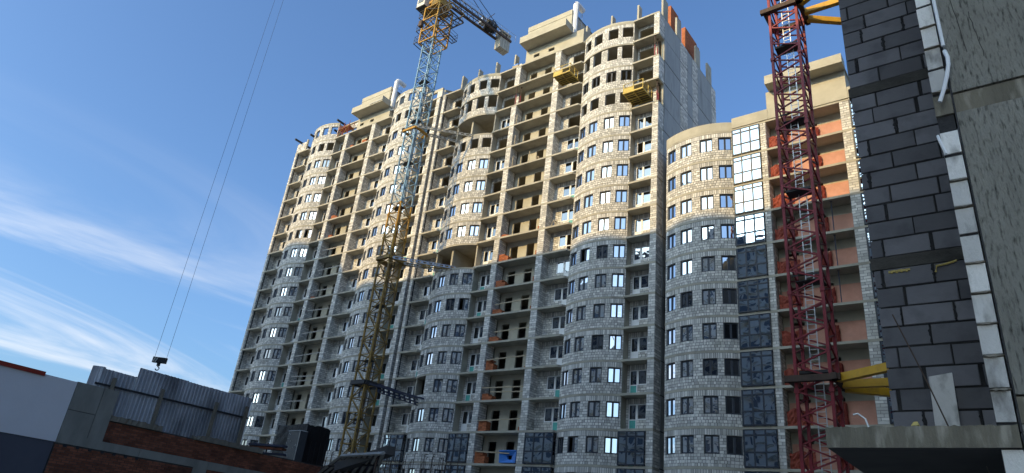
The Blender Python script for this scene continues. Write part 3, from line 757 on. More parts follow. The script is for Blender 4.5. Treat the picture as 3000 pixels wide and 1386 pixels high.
mb = MB(); mb.box(7.9, 9.5, -.55, .55, ZJ+.15, ZJ+1.3, 'steel_dark'); mb.tube([(8.6, -.9, ZJ+.6), (8.6, .9, ZJ+.6)], .55, 'steel_dark', 14); mb.box(6.8, 7.6, -.5, .4, ZJ+.1, ZJ+.9, 'galv'); kz(mb, 'hoist_winch', ang)
for k in range(4):
    mb = MB(); x = 10.35+k*.46; mb.box(x, x+.41, -.60, .60, ZJ-2.1, ZJ+1.0, 'counterweight'); mb.box(x+.05, x+.36, -.8, .8, ZJ+.55, ZJ+.85, 'counterweight'); kz(mb, 'counterweight', ang)
for y in (-.6, .6):
    mb = MB(); mb.tube([(.0, y*.4, 18.8), (10.2, y, ZJ+.6)], .05, 'steel_dark', 6); kz(mb, 'pendant_rod', ang)
mb = MB()
for y in (-.65, .65): mb.beam((-1, y, ZJ-.1), (-42, y, ZJ-.1), .16, 'yellow_dirty')
mb.beam((-1, 0, ZJ+1.2), (-42, 0, ZJ+.8), .14, 'yellow_dirty')
for k in range(27):
    a = -1-k*1.5
    for y in (-.65, .65): mb.beam((a, y, ZJ-.1), (a-.75, 0, ZJ+1.18), .06, 'yellow_dirty'); mb.beam((a-.75, 0, ZJ+1.18), (a-1.5, y, ZJ-.1), .06, 'yellow_dirty')
    mb.beam((a, -.65, ZJ-.1), (a-1.5, .65, ZJ-.1), .06, 'yellow_dirty')
kz(mb, 'jib', ang)
# ---- hook hanging from the jib
HK = Vector((-33.02, -24.84, -43.88))
H = empty('crane_hook', HK, R(42)); tag(H, 'dark crane hook block hanging on two thin ropes above the metal fence', 'crane hook')
mb = MB(); mb.prism([(-.55, -.16), (.55, -.16), (.62, 0), (.55, .16), (-.55, .16), (-.62, 0)], -.1, .36, 'steel_dark'); mb.build('hook_block', H)
for x in (-.52, -.34):
    mb = MB(); mb.add([(x, -.165, -.08), (x+.1, -.165, -.08), (x+.24, -.165, .34), (x+.14, -.165, .34)], [(0, 1, 2, 3)], 'cab_white'); mb.build('warning_stripe', H)
mb = MB(); mb.tube([(0, 0, -.1), (0, 0, -.36)], .14, 'steel_dark', 10); mb.build('swivel', H)
mb = MB(); mb.tube([(0, 0, -.36)]+[(.15*math.sin(t), 0, -.58+.15*math.cos(t)) for t in [k*.45 for k in range(11)]], .045, 'steel_dark', 7); mb.build('hook', H)
for x in (-.5, .5):
    mb = MB(); mb.tube([(x, 0, .3), (x*.85, 0, 55.7)], .014, 'steel_dark', 5); mb.build('rope', H)
# ---- red crane
RX0, RY0, RS = CAM.x-10.22, CAM.y+39, 1.8
RK = empty('tower_crane', (RX0+RS/2, RY0+RS/2, GZ)); tag(RK, 'dark red lattice crane mast with white ladders standing before the right tower', 'crane')
rm = mast_section(RS, 5.76, 4, .17, 'red_paint', .085, None, False)
for i in range(18):
    z_ = GZ+i*5.76; inst('mast_section', rm, RK, (0, 0, z_-GZ))
    jm = cached('mast_joint', lambda: MB().box(-.13, .13, -.13, .13, -.12, .12, 'red_paint').mesh('mast_joint'))
    for x in (-RS/2, RS/2):
        for y in (-RS/2, RS/2): inst('mast_joint', jm, RK, (x, y, z_-GZ))
    sgn = 1 if i % 2 else -1
    mb = MB(); mb.box(-.75, .75, -.1 if sgn > 0 else -.8, .8 if sgn > 0 else .1, z_+1.0, z_+1.05, 'steel_dark')
    mb.box(-.75, .75, -.8, -.76, z_+1.05, z_+1.16, 'steel_dark'); mb.build('rest_platform', RK, (0, 0, -GZ))
    mb = ladder(sgn*.12, -.25*sgn, z_+1.0, z_+6.9, 'galv', .46); mb.build('ladder', RK, (0, 0, -GZ))
def rcollar(zc):
    mb = MB(); s = RS/2+.25
    for p, q in (((-s-.3, -s), (s+.3, -s)), ((s, -s-.3), (s, s+.3)), ((s, s), (-s, s)), ((-s, s), (-s, -s))): mb.beam((*p, zc), (*q, zc), .3, 'steel_rust', .34)
    mb.build('tie_collar', RK, (0, 0, -GZ))
zc1, zc2 = CAM.z+37.2, CAM.z+10.5
rcollar(zc1); rcollar(zc2)
def rbar(p, q):
    o = Vector((RX0+RS/2, RY0+RS/2, 0)); mb = MB(); mb.beam(Vector(p)-o, Vector(q)-o, .34, 'tie_yellow', .42); mb.build('tie_beam', RK, (0, 0, -GZ))
FX = CAM.x-1.45
for zc in (zc1, zc2):
    rbar((RX0+RS+.35, RY0+.1, zc), (FX+.02, RY0-3.2, zc+.2)); rbar((RX0+RS+.35, RY0+1.0, zc-.1), (FX+.02, RY0+1.2, zc-.1)); rbar((RX0+RS+.35, RY0+1.7, zc-.15), (FX+.02, RY0+6.5, zc-.1))

# ------------------------------------------------------------------ things lying in the loggias
ORD = ['lowest', 'second lowest', 'third lowest', 'fourth lowest', 'fifth lowest', 'sixth lowest', 'seventh lowest', 'eighth lowest', 'ninth lowest', 'tenth lowest']
bm = MB(); bm.box(-.12, .12, -.06, .06, 0, .062, 'brick_orange'); BRICK = bm.mesh('brick')
def brick_stack(x, y, z, w, d, h, label):
    P = empty('brick_stack', (x, y, z)); tag(P, label, 'brick stack', 'orange brick stacks in the loggias')
    mb = MB(); rg = random.Random(int(x*31+z*7)); zz = .0
    while zz < h-.06:
        ww = w*(1 if zz < h*.6 else rg.uniform(.55, 1)); xx = -w/2
        while xx < -w/2+ww-.1:
            for yy in (0, .13, .26): mb.box(xx, xx+.24, yy*d/.39, yy*d/.39+.12*d/.39, zz, zz+.062, 'brick_orange', rg.random())
            xx += .25
        zz += .07
    stuff(mb.build('bricks', P))
for i, (row, w, h) in enumerate(((-15, 1.1, 1.15), (-14, 1.05, 1.1), (-13, 1.2, .75), (-12, .95, 1.15), (-11, 1.15, .62), (-10, 1.2, .6), (-9, 1.1, .85), (-8, 1.15, .95), (-7, .9, .35))):
    brick_stack(-18.05+w/2+.03, .18, 3*(row-1)+.001, w, .7, h, f'{ORD[i]} pile of orange bricks against the left pier of the middle tower wide loggias')
for i, (row, h) in enumerate(((-15, .8), (-14, .45), (-12, .25), (-10, .5), (-9, .7), (-8, .75), (-7, .6))):
    brick_stack(-13.15, .3, 3*(row-1)+.001, .26, .4, h, f'{ORD[i]} thin orange brick heap beside the right pier of the middle tower wide loggias')
for i, (row, w, h, x) in enumerate(((-8, .7, .4, -49.9), (-5, .7, .5, -49.3), (-4, 1.1, .75, -49.5), (-1, .8, .7, -49.3), (0, .7, .6, -49.3), (0, .9, .75, -46.6))):
    if i == 3: continue
    brick_stack(x, .2, 3*(row-1)+.001, w, .5, h, ['lowest', 'second lowest', 'third lowest', '', 'top left', 'top right'][i]+' small pile of pink bricks in the wide loggias of the left tower')
def board(p, q, label, w=.045, h=.13, m='timber_grey'):
    c = (Vector(p)+Vector(q))/2; mb = MB(); mb.beam(Vector(p)-c, Vector(q)-c, w, m, h)
    o = mb.build('guard_board', None, c); tag(o, label, 'board', 'guard boards across the loggias'); return o
C2b = [((-17.65, -31.95), (-13.0, -31.8)), ((-17.3, -34.98), (-12.9, -34.9)), ((-17.9, -37.9), (-13.0, -37.8)), ((-18.0, -40.75), (-12.95, -40.85)), ((-16.9, -41.2), (-12.9, -41.33)), ((-18, -43.98), (-12.9, -43.9)), ((-17.9, -46.88), (-13.8, -47.06)), ((-16.6, -28.9), (-13.2, -28.85))]
for i, (a, b) in enumerate(sorted(C2b, key=lambda t: t[0][1])): board((a[0], .06, a[1]), (b[0], .06, b[1]), f'{ORD[i]} pale guard board across the wide loggias of the middle tower', .05, .11, 'timber')
C1b = [((-49.9, -19.9), (-45.3, -19.95)), ((-49.8, -22.96), (-45.2, -22.9)), ((-49.9, -25.97), (-45.4, -26.1)), ((-50.0, -28.78), (-45.4, -28.95)), ((-50, -31.96), (-45.3, -31.94)), ((-50, -35.0), (-45.3, -34.9)), ((-50, -37.7), (-45.3, -37.9)), ((-50, -38.35), (-45.3, -38.4)), ((-50, -40.9), (-46.3, -40.95))]
for i, (a, b) in enumerate(sorted(C1b, key=lambda t: t[0][1])): board((a[0], .06, a[1]), (b[0], .06, b[1]), f'{ORD[i]} pale guard board across the wide loggias of the left tower', .05, .12, 'timber_grey')
# wooden frame and posts on the sunlit loggias
for i, (p, q) in enumerate((((-17.6, -.06, -12.02), (-17.6, -.06, -10.7)), ((-15.2, -.06, -15.05), (-15.2, -.06, -13.6)), ((-17.55, -.06, -15.05), (-17.55, -.06, -13.7)), ((-17.7, -.06, -9.05), (-17.7, -.06, -7.7)))):
    c = (Vector(p)+Vector(q))/2; mb = MB(); mb.beam(Vector(p)-c, Vector(q)-c, .05, 'timber', .07)
    tag(mb.build('guard_post', None, c), ['short wooden post at the left of the fourth wide loggia from the top', 'wooden post at mid width of the fifth wide loggia from the top', 'wooden post at the left of the fifth wide loggia from the top', 'wooden post at the left of the third wide loggia from the top'][i], 'post', 'wooden guard posts')
# a-frame trestles
def trestle(x, y, z, label, s=1.0):
    T = empty('trestle', (x, y, z)); tag(T, label, 'trestle')
    for yy in (0, .5):
        mb = MB(); mb.beam((-.35*s, yy, 0), (0, yy, .9*s), .06, 'timber'); mb.beam((.35*s, yy, 0), (0, yy, .9*s), .06, 'timber'); mb.build('leg_pair', T)
    mb = MB(); mb.beam((0, 0, .9*s), (0, .5, .9*s), .07, 'timber'); mb.build('ridge', T)
trestle(-11.3, .35, -24, 'small wooden trestle on a loggia of the middle tower, just above the shadow line')
trestle(-14.3, .4, -15, 'small wooden trestle before a core doorway high on the middle tower', .8)
# blue plastic tub hung on the rail
tb = empty('plastic_tub', (-14.0, .35, -48)); tag(tb, 'bright blue square plastic tub in the wide loggia at the foot of the middle tower', 'tub')
mb = MB(); o_ = [(-.98, 1.15), (1.0, 1.18), (1.02, .98), (.85, .12), (-.85, .08), (-1.0, .2)]; i_ = [(-.2, .78), (.45, .8), (.42, .42), (-.05, .42)]
out_ = [(-1.0, 1.16), (1.0, 1.18), (.92, .12), (-.92, .1)]
V = []
for y in (-.28, .28):
    V += [(x, y, z) for x, z in out_]
    V += [(x*.97, y*.4, z) for x, z in i_]
F = []
for k in range(4):
    n = (k+1) % 4
    F += [(k, n, 4+n, 4+k), (8+k, 12+k, 12+n, 8+n), (k, 8+k, 8+n, n), (4+k, 4+n, 12+n, 12+k)]
mb.add(V, F, 'tub_blue'); mb.build('tub_body', tb)
mb = MB(); mb.tube([(-1.0, -.25, 1.17), (1.0, -.25, 1.19)], .07, 'tub_blue', 8); mb.build('rim', tb)
# orange safety nets in the right tower's wide loggia
for i, row in enumerate(range(-15, -5)):
    zf = 3*(row-1)
    def net(x0, x1, y, h, m, seed):
        rg = random.Random(seed); mb = MB(); n, k = 10, 6; V = []
        for a in range(n+1):
            for b in range(k+1):
                V.append((x0+(x1-x0)*a/n+rg.uniform(-.02, .02), y+rg.uniform(-.08, .08)*(b < k)+.05*math.sin(a*1.9), .02+(h+.12*math.sin(a*.9+seed))*b/k))
        F = [(a*(k+1)+b, (a+1)*(k+1)+b, (a+1)*(k+1)+b+1, a*(k+1)+b+1) for a in range(n) for b in range(k)]
        mb.add(V, F, m); return mb
    o = net(11.25, 13.05, .25, 1.2, 'net_red', row).build('safety_net', None, (0, 0, zf)); tag(o, f'{ORD[i]} crumpled orange safety net at the left of the right tower wide loggias', 'net', 'orange nets in the right tower loggias')
    o = net(14.2, 15.25, 1.15, 1.75, 'net_dark', row+40).build('safety_net', None, (0, 0, zf)); tag(o, f'{ORD[i]} dark red net hung over the core doorway of the right tower wide loggias', 'net', 'dark nets in the right tower loggias')
for i, row in enumerate((-11, -10, -9)):
    mb = MB(); mb.tube([(0, 0, 0), (0, 0, 2.8)], .04, 'blue_board', 7); mb.box(-.08, .08, -.08, .08, 0, .02, 'blue_board'); mb.box(-.08, .08, -.08, .08, 2.78, 2.8, 'blue_board')
    tag(mb.build('steel_prop', None, (15.75, .35, 3*(row-1))), ['lowest', 'middle', 'highest'][i]+' of three thin blue props in the right tower wide loggias', 'prop', 'blue props')
# crates on the middle tower roof
mb = MB(); mb.box(-.45, .45, -.4, .4, 0, .75, 'timber'); mb.box(-.4, .4, -.35, .35, .75, 1.0, 'tub_blue'); mb.box(.6, 1.0, -.35, .3, 0, .7, 'cab_white')
tag(mb.build('wrapped_pallet', None, (-19.4, .8, 0)), 'small pallet of yellow and blue packages on the roof edge beside the penthouse', 'pallet')

# ------------------------------------------------------------------ near building on the right (grey blocks, white blocks, rough concrete)
NB = empty('near_building', (CAM.x, CAM.y+10, GZ)); tag(NB, 'near dark unfinished building at the right edge with grey blocks and rough concrete', 'building')
oz = CAM.z-GZ
L0 = 1.37; HB = 42.0
mb = MB(); mb.box(-1.45, 9, .2, 40, 0, oz+HB, 'wet_mortar'); mb.build('core', NB)
mb = MB(); mb.box(-1.44, 9, .012, .2, 0, oz+HB, 'wet_mortar'); mb.build('mortar_bed', NB)
JOINTS = []
def grey_block(x0, x1, z0, z1, tone):
    b = MB(); k = .006; j = lambda: random.uniform(-.004, .004)
    V = [(x0, .02, z0), (x1, .02, z0), (x1, .02, z1), (x0, .02, z1), (x0+k+j(), -.006, z0+k+j()), (x1-k+j(), -.006, z0+k+j()), (x1-k+j(), -.006, z1-k+j()), (x0+k+j(), -.006, z1-k+j())]
    b.add(V, [(4, 5, 6, 7), (0, 1, 5, 4), (1, 2, 6, 5), (2, 3, 7, 6), (3, 0, 4, 7)], 'grey_block', tone); b.build('block', NB)
for fl in range(-1, 4):
    za = L0+3*fl; rows = 10; rh = 2.82/rows
    for r in range(rows):
        x = -1.465
        first = (.58, .17, .45, .12, .36, .28)[(r*5+fl) % 6]; vis = fl >= 0 or r > 6
        L_ = first
        while x < .4:
            e = x+L_; jt = random.choice((.012, .014, .02, .03, .045))
            z0 = za+r*rh+random.uniform(.005, .011); z1 = za+(r+1)*rh-random.uniform(.005, .012)
            if vis:
                grey_block(x, e-jt, oz+z0, oz+z1, random.random())
                if jt > .018 and e < -.3: JOINTS.append((e-jt/2, z0))
            x = e; L_ = .61
        # slab edge above this storey
    mb = MB(); mb.box(-1.49, 9, -.012, .15, oz+za+2.82, oz+za+3.0, 'band_dark'); mb.build('floor_slab', NB)
mb = MB(); mb.box(-1.465, 9, 0, .19, oz+L0+12, oz+HB, 'grey_block'); mb.build('upper_wall', NB)
# sloppy mortar squeezed out of some upright joints
rg = random.Random(4)
for x, z in JOINTS:
    if rg.random() < .35: continue
    mb = MB(); V = []; n = 9; w0 = rg.uniform(.012, .03); zc = rg.uniform(.2, .8)
    for a in range(n+1):
        f = a/n; wv = w0*(.35+rg.random()*.9)*(1.1-abs(f-zc)); xx = x+rg.uniform(-.012, .012); V += [(xx-wv, -.010, oz+z+.28*f-.004), (xx+wv, -.011, oz+z+.28*f-.004), (xx, -.018, oz+z+.28*f-.004)]
    mb.add(V, [q for a in range(n) for q in ((3*a, 3*a+2, 3*a+5, 3*a+3), (3*a+2, 3*a+1, 3*a+4, 3*a+5))], 'wet_mortar'); mb.build('mortar_smear', NB)
YF = -3.25
# white block strip
for fl in range(-1, 4):
    za = L0+3*fl
    zz = za
    for r in range(10):
        if fl == 1 and r == 0: continue
        z0, z1 = oz+za+r*.282, oz+za+(r+1)*.282
        if fl < 0 and r < 5: continue
        b = MB(); k = .008; x0, x1 = -.262+random.uniform(-.004, .004), -.106+random.uniform(-.004, .004); ja, jb = random.uniform(.006, .014), random.uniform(.004, .012)
        V = [(x0, YF+.3, z0+ja), (x1, YF+.3, z0+ja), (x1, YF+.3, z1-jb), (x0, YF+.3, z1-jb)]+[(x0+k, YF+random.uniform(0, .012), z0+ja+k), (x1-k, YF+random.uniform(0, .012), z0+ja+k), (x1-k, YF+.004, z1-jb-k), (x0+k, YF+.004, z1-jb-k)]
        b.add(V, [(4, 5, 6, 7), (0, 1, 5, 4), (1, 2, 6, 5), (2, 3, 7, 6), (3, 0, 4, 7)], 'white_block', random.random()); b.build('block', NB)
mb = MB(); mb.box(-.255, -.115, YF+.02, YF+.32, 0, oz+HB, 'wet_mortar'); mb.build('mortar_bed', NB)
rg = random.Random(9)
for fl in range(0, 2):
    for r in range(1, 10):
        if rg.random() < .45: continue
        z = oz+L0+3*fl+r*.282; mb = MB(); n = 7; V = []
        for a in range(n+1):
            x = -.255+.15*a/n; h = rg.uniform(.006, .02)*math.sin(math.pi*(a+.6)/(n+1.2)); V += [(x, YF-.018-h*.5, z-h), (x, YF-.012, z+h*.6), (x, YF+.03, z+.01), (x, YF+.03, z-.01)]
        F = []
        for a in range(n):
            for q in range(4): F.append((4*a+q, 4*a+(q+1) % 4, 4*a+4+(q+1) % 4, 4*a+4+q))
        mb.add(V, F, 'ledge'); mb.build('mortar_bead', NB)
mb = MB(); mb.box(-.26, -.107, YF-.003, YF+.3, oz+L0+3.0, oz+L0+3.23, 'slab_concrete'); mb.build('lintel', NB)
# rough concrete wall, storey by storey, with a recessed slab band
for fl in range(-1, 14):
    za = oz+L0+3*fl
    mb = MB(); n = 14; k = 12; V = []; rg = random.Random(fl+3)
    mb.box(-.095, 9, YF+.01, YF+.6, za+.24, za+3.0, 'gouged_concrete'); mb.build('concrete_wall', NB)
    mb = MB(); mb.box(-.09, 9, YF+.028, YF+.6, za+.012, za+.225, 'slab_concrete'); mb.build('slab_band', NB)
# long vertical grooves of the concrete, drawn as thin dark tubes
rg = random.Random(12)
for k in range(7):
    x = .05+.16*k+rg.uniform(-.04, .04); z1 = oz+rg.uniform(4.7, 6.6); L_ = rg.uniform(.5, 1.1); mb = MB(); wob = [rg.uniform(-.006, .006) for _ in range(9)]
    mb.tube([(x+.05*a/8+wob[a], YF+.007, z1-L_*a/8) for a in range(9)], .0035, 'band_dark', 5); mb.build('groove_line', NB)
mb = MB(); mb.box(-.10, -.088, YF+.008, YF+.4, 0, oz+HB, 'near_black'); mb.build('joint_gap', NB)
# balcony slab with a ragged top edge
mb = MB(); n = 40; V = []; rg = random.Random(2)
xs = [-1.54+1.425*i/n for i in range(n+1)]
for i, x in enumerate(xs):
    e = rg.uniform(-.006, .008)
    V += [(x, YF-.03+rg.uniform(-.004, .004), oz+1.185), (x, YF-.028+rg.uniform(-.006, .006), oz+1.362+e), (x, YF+.02, oz+1.37+e), (x, -.0, oz+1.37), (x, -.0, oz+1.185)]
F = []
for i in range(n):
    p = 5*i; q = p+5
    F += [(p, q, q+1, p+1), (p+1, q+1, q+2, p+2), (p+2, q+2, q+3, p+3), (p+4, p+3, q+3, q+4)]
F += [(0, 1, 2, 3, 4), (5*n+4, 5*n+3, 5*n+2, 5*n+1, 5*n)]
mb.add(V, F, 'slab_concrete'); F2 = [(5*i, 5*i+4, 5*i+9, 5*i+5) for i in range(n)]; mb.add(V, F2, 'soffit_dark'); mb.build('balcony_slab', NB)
# loose things on the near building
mb = MB(); V = [(-.13, .0, .64), (.13, 0, .66), (.13, 0, -.01), (-.13, 0, 0), (-.13, .04, .64), (.13, .04, .66), (.13, .04, -.01), (-.13, .04, 0)]
mb.add(V, [(0, 3, 2, 1), (4, 5, 6, 7), (0, 1, 5, 4), (1, 2, 6, 5), (2, 3, 7, 6), (3, 0, 4, 7)], 'white_block')
o = mb.build('white_panel', None, (CAM.x-.86, CAM.y+9.72, CAM.z+L0+.03)); o.scale = (1, 1, 1.95); o.rotation_euler = (R(-10), 0, 0); tag(o, 'spattered white board leaning on the grey block wall above the balcony slab', 'board')
mb = MB(); mb.tube([(0, 0, 0), (-.27, .1, .98), (-.56, .35, 1.92)], .009, 'steel_rust', 6); tag(mb.build('steel_rod', None, (CAM.x-.66, CAM.y+9.0, CAM.z+L0)), 'long thin steel rod leaning across the white board and the grey blocks', 'rod')
mb = MB(); mb.tube([(0, 0, 0), (.2, .05, .2), (.42, .1, .34)], .011, 'steel_rust', 6); tag(mb.build('steel_rod', None, (CAM.x-1.45, CAM.y+9.2, CAM.z+L0)), 'short bent steel rod at the outer corner of the grey block wall', 'rod')
mb = MB(); mb.tube([(0, 0, .0), (-.03, 0, .12), (-.09, 0, .17), (-.13, 0, .16)], .009, 'galv', 7); tag(mb.build('cable_end', None, (CAM.x-1.22, CAM.y+7.0, CAM.z+L0)), 'pale bent cable end sticking up at the left corner of the balcony slab', 'cable')
mb = MB(); mb.tube([(-.07, 0, 6.6), (-.072, 0, 5.8), (-.07, 0, 5.14)], .017, 'pipe_white', 9); tag(mb.build('conduit', None, (CAM.x-.012, CAM.y+6.68, CAM.z)), 'straight white plastic conduit in the joint beside the white blocks, top right', 'conduit', 'white conduits')
mb = MB(); mb.tube([(-.07, .02, 5.09), (-.055, -.01, 4.98), (-.06, -.02, 4.88), (-.095, -.02, 4.74), (-.14, -.02, 4.6), (-.19, -.01, 4.48)], .019, 'pipe_white', 9); tag(mb.build('conduit', None, (CAM.x-.012, CAM.y+6.68, CAM.z)), 'bent white plastic conduit end hanging over the white blocks', 'conduit', 'white conduits')
mb = MB(); mb.tube([(-.275, .0, 4.12), (-.265, -.02, 4.04), (-.235, -.01, 3.9)], .013, 'pipe_white', 7); tag(mb.build('conduit', None, (CAM.x, CAM.y+6.7, CAM.z)), 'short white conduit stub between grey and white blocks below the lintel', 'conduit', 'white conduits')
mb = MB()
for k in range(9): mb.box(-1.28+k*.03, -1.255+k*.03, -.02-.006*(k % 3), 0, oz+4.12-.01*(k % 2), oz+4.15, 'foam')
mb.build('foam_bead', NB)
mb = MB(); mb.tube([(-.72, -.02, oz+4.05), (-.7, -.03, oz+4.13), (-.6, -.03, oz+4.14), (-.46, -.03, oz+4.17)], .014, 'foam', 6); mb.build('foam_bead', NB)
mb = MB(); mb.tube([(0, 0, 0), (.015, 0, -.06), (-.004, 0, -.12), (.01, 0, -.19), (.03, 0, -.25)], .004, 'ledge', 5); tag(mb.build('hanging_wire', None, (CAM.x-.42, CAM.y+7.6, CAM.z+1.18)), 'thin wire hanging from the underside of the balcony slab', 'wire')
mb = MB(); mb.add([(-.03, -.02, 0), (.03, -.03, 0), (.035, .03, 0), (-.02, .03, 0), (-.01, 0, .035), (.02, .01, .04)], [(0, 1, 5, 4), (1, 2, 5), (2, 3, 4, 5), (3, 0, 4), (0, 3, 2, 1)], 'foam'); tag(mb.build('foam_lump', None, (CAM.x-.83, CAM.y+6.78, CAM.z+1.375)), 'small yellow lump of foam on the edge of the balcony slab', 'foam')

# ------------------------------------------------------------------ low building on the left with its fence
az = R(-3); n_ = Vector((-math.cos(az), math.sin(az), 0)); DW = 26.0
LB = empty('low_building', (CAM.x+n_.x*DW, CAM.y+n_.y*DW, GZ), R(93)); tag(LB, 'low dark building at lower left with pale render, red coping and old brick', 'building')
def lb(mb, name): return mb.build(name, LB, (0, 0, oz))
mb = MB(); mb.box(-8, 11.28, 0, .3, 1.915, 3.92, 'render_grey'); lb(mb, 'pale_wall')
mb = MB(); mb.box(-8, 11.26, .03, .3, -1.6, 1.912, 'render_dark'); lb(mb, 'dark_plinth')
for i in range(4):
    mb = MB(); mb.box(-8+i*4.55, -8+(i+1)*4.55-.02, -.06, .35, 3.86, 4.0, 'coping_red'); lb(mb, 'coping')
mb = MB(); mb.box(10.2, 11.27, 0, .3, 3.922, 3.93, 'render_grey'); lb(mb, 'wall_cap')
for a, b, c, d, p in ((11.29, 12.22, 2.19, 2.99, .0), (11.29, 12.22, 3.01, 3.95, .004), (12.24, 12.77, 2.19, 3.96, .008)):
    mb = MB(); mb.box(a, b, -.02-p, .3, c, d, 'old_concrete'); lb(mb, 'concrete_panel')
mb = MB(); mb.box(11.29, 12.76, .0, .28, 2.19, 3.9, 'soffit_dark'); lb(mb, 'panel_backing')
for i, (a, b) in enumerate(((11.29, 14.2), (14.21, 17.1), (17.11, 20.0), (20.01, 23.3))):
    mb = MB(); mb.box(a, b, -.03, .3, 1.90, 2.19, 'old_concrete'); lb(mb, 'ring_beam')
mb = MB(); mb.box(16.5, 17.1, -.025, .3, -1.6, 1.9, 'old_concrete'); lb(mb, 'concrete_pier')
mb = MB(); mb.box(11.29, 16.5, 0.0, .29, -1.6, 1.89, 'brick_mortar'); mb.box(17.1, 23.2, 0, .29, -1.6, 1.89, 'brick_mortar'); mb.box(12.77, 23.2, 0, .29, 2.19, 2.93, 'brick_mortar'); lb(mb, 'mortar_bed')
mb = MB(); mb.box(11.3, 23.2, .3, 12, 2.6, 2.9, 'old_concrete'); mb.box(-8, 11.3, .31, 12, 3.4, 3.7, 'old_concrete'); lb(mb, 'roof')
mb = MB(); mb.box(22.9, 23.19, .3, 12, -1.6, 2.6, 'brick_red'); lb(mb, 'end_wall')
for k in range(7):
    x = 11.55+k*.43; mb = MB(); mb.box(x, x+.1, -.05, 0, 1.80, 1.895, 'steel_dark'); lb(mb, 'bracket')
# bricks, the nearest three hundred as single pieces
rg = random.Random(21); spots = []
def courses(x0, x1, z0, z1):
    z = z0; c = 0
    while z < z1-.07:
        x = x0-(c % 2)*.13
        while x < x1-.05:
            a = max(x, x0); b = min(x+.25, x1)
            if b-a > .06: spots.append((a, b, z, rg.random()))
            x += .262
        z += .077; c += 1
courses(11.30, 16.49, .62, 1.90); courses(12.78, 22.9, 2.195, 2.93); courses(17.12, 22.9, 1.2, 1.9)
spots.sort(key=lambda t: t[0])
bmesh_ = {}
mb = MB()
for i, (a, b, z, t) in enumerate(spots):
    if i < 300:
        key = (round(b-a, 2), int(t*5))
        if key not in bmesh_: bmesh_[key] = MB().box(0, key[0]-.012, -.014, .04, .006, .07, 'brick_red', t).mesh('brick')
        inst('brick', bmesh_[key], LB, (a, rg.uniform(-.004, .004), oz+z))
    else: mb.box(a, b-.012, -.014+rg.uniform(-.004, .004), .04, z+.006, z+.07, 'brick_red', t)
stuff(lb(mb, 'brickwork'))
# rough concrete ledges on the brick
for a, b, c, d in ((12.78, 14.75, 2.92, 3.11), (16.2, 19.45, 2.9, 3.10)):
    mb = MB(); n = 24; V = []
    for i in range(n+1):
        x = a+(b-a)*i/n; e = rg.uniform(-.025, .025); tp = d-(.16 if (i in (0, 1) and a > 15) else 0); V += [(x, -.10+rg.uniform(-.02, .02), c), (x, -.09+rg.uniform(-.03, .03), tp+e), (x, .3, d+e), (x, .3, c)]
    F = [(0, 1, 2, 3), (4*n+3, 4*n+2, 4*n+1, 4*n)]
    for i in range(n):
        for q in range(4): F.append((4*i+q, 4*i+4+q, 4*i+4+(q+1) % 4, 4*i+(q+1) % 4))
    mb.add(V, F, 'ledge'); lb(mb, 'mortar_ledge')
# corrugated fence on the roof
FN = empty('metal_fence', LB.location+Vector((0, 0, oz+2.9)), R(93)); tag(FN, 'dented grey corrugated metal fence with timber posts on the low brick building', 'fence')
def sheet(x0, n, z0, z1, path=None, pitch=.15, dep=.035):
    mb = MB(); V = []; us = []
    for k in range(n):
        for f, d in ((0, 0), (.52, 0), (.62, 1), (.90, 1)): us.append((k+f, d))
    us.append((n, 0)); rg = random.Random(int(x0*100))
    for zi, z in enumerate((z0, z0+(z1-z0)*.33, z0+(z1-z0)*.66, z1)):
        for u, d in us:
            x = x0+u*pitch; y = .22-dep*d
            if path: x, y = path(u*pitch, dep*d)
            V.append((x, y+rg.uniform(-.008, .008), z+(rg.uniform(-.008, .008) if zi == 3 else 0)))
    w = len(us); F = [(r*w+i, r*w+i+1, (r+1)*w+i+1, (r+1)*w+i) for r in range(3) for i in range(w-1)]
    mb.add(V, F, 'zinc_sheet'); return mb
b0 = .02
sheet(12.14, 8, b0, 1.75).build('corrugated_sheet', FN)
x = 13.34
for i, h in enumerate((2.12, 2.13, 2.11, 2.12, 2.14)): sheet(x, 7, b0, h).build('corrugated_sheet', FN, (0, .012*(i % 2), 0)); x += 1.02
sheet(0, 4, b0, 1.80, lambda u, d: (12.14-.12*math.sin(min(u, .6)*2.2)-u*.35, .22-d+u*u*.9)).build('corrugated_sheet', FN)
sheet(0, 6, b0, 2.02, lambda u, d: (x+.10+.28*math.sin(u*1.4), .22-d+u*.9)).build('corrugated_sheet', FN)
for xx, h in ((12.45, 1.5), (14.35, 1.55), (16.75, 1.6), (18.2, 1.75)):
    mb = MB(); mb.box(xx, xx+.12, .05, .15, 0, h, 'timber_grey' if 0 else 'ledge'); mb.build('post', FN)
mb = MB(); mb.beam((11.9, .14, 1.18), (18.5, .14, 1.30), .05, 'steel_dark', .07); mb.build('rail', FN)
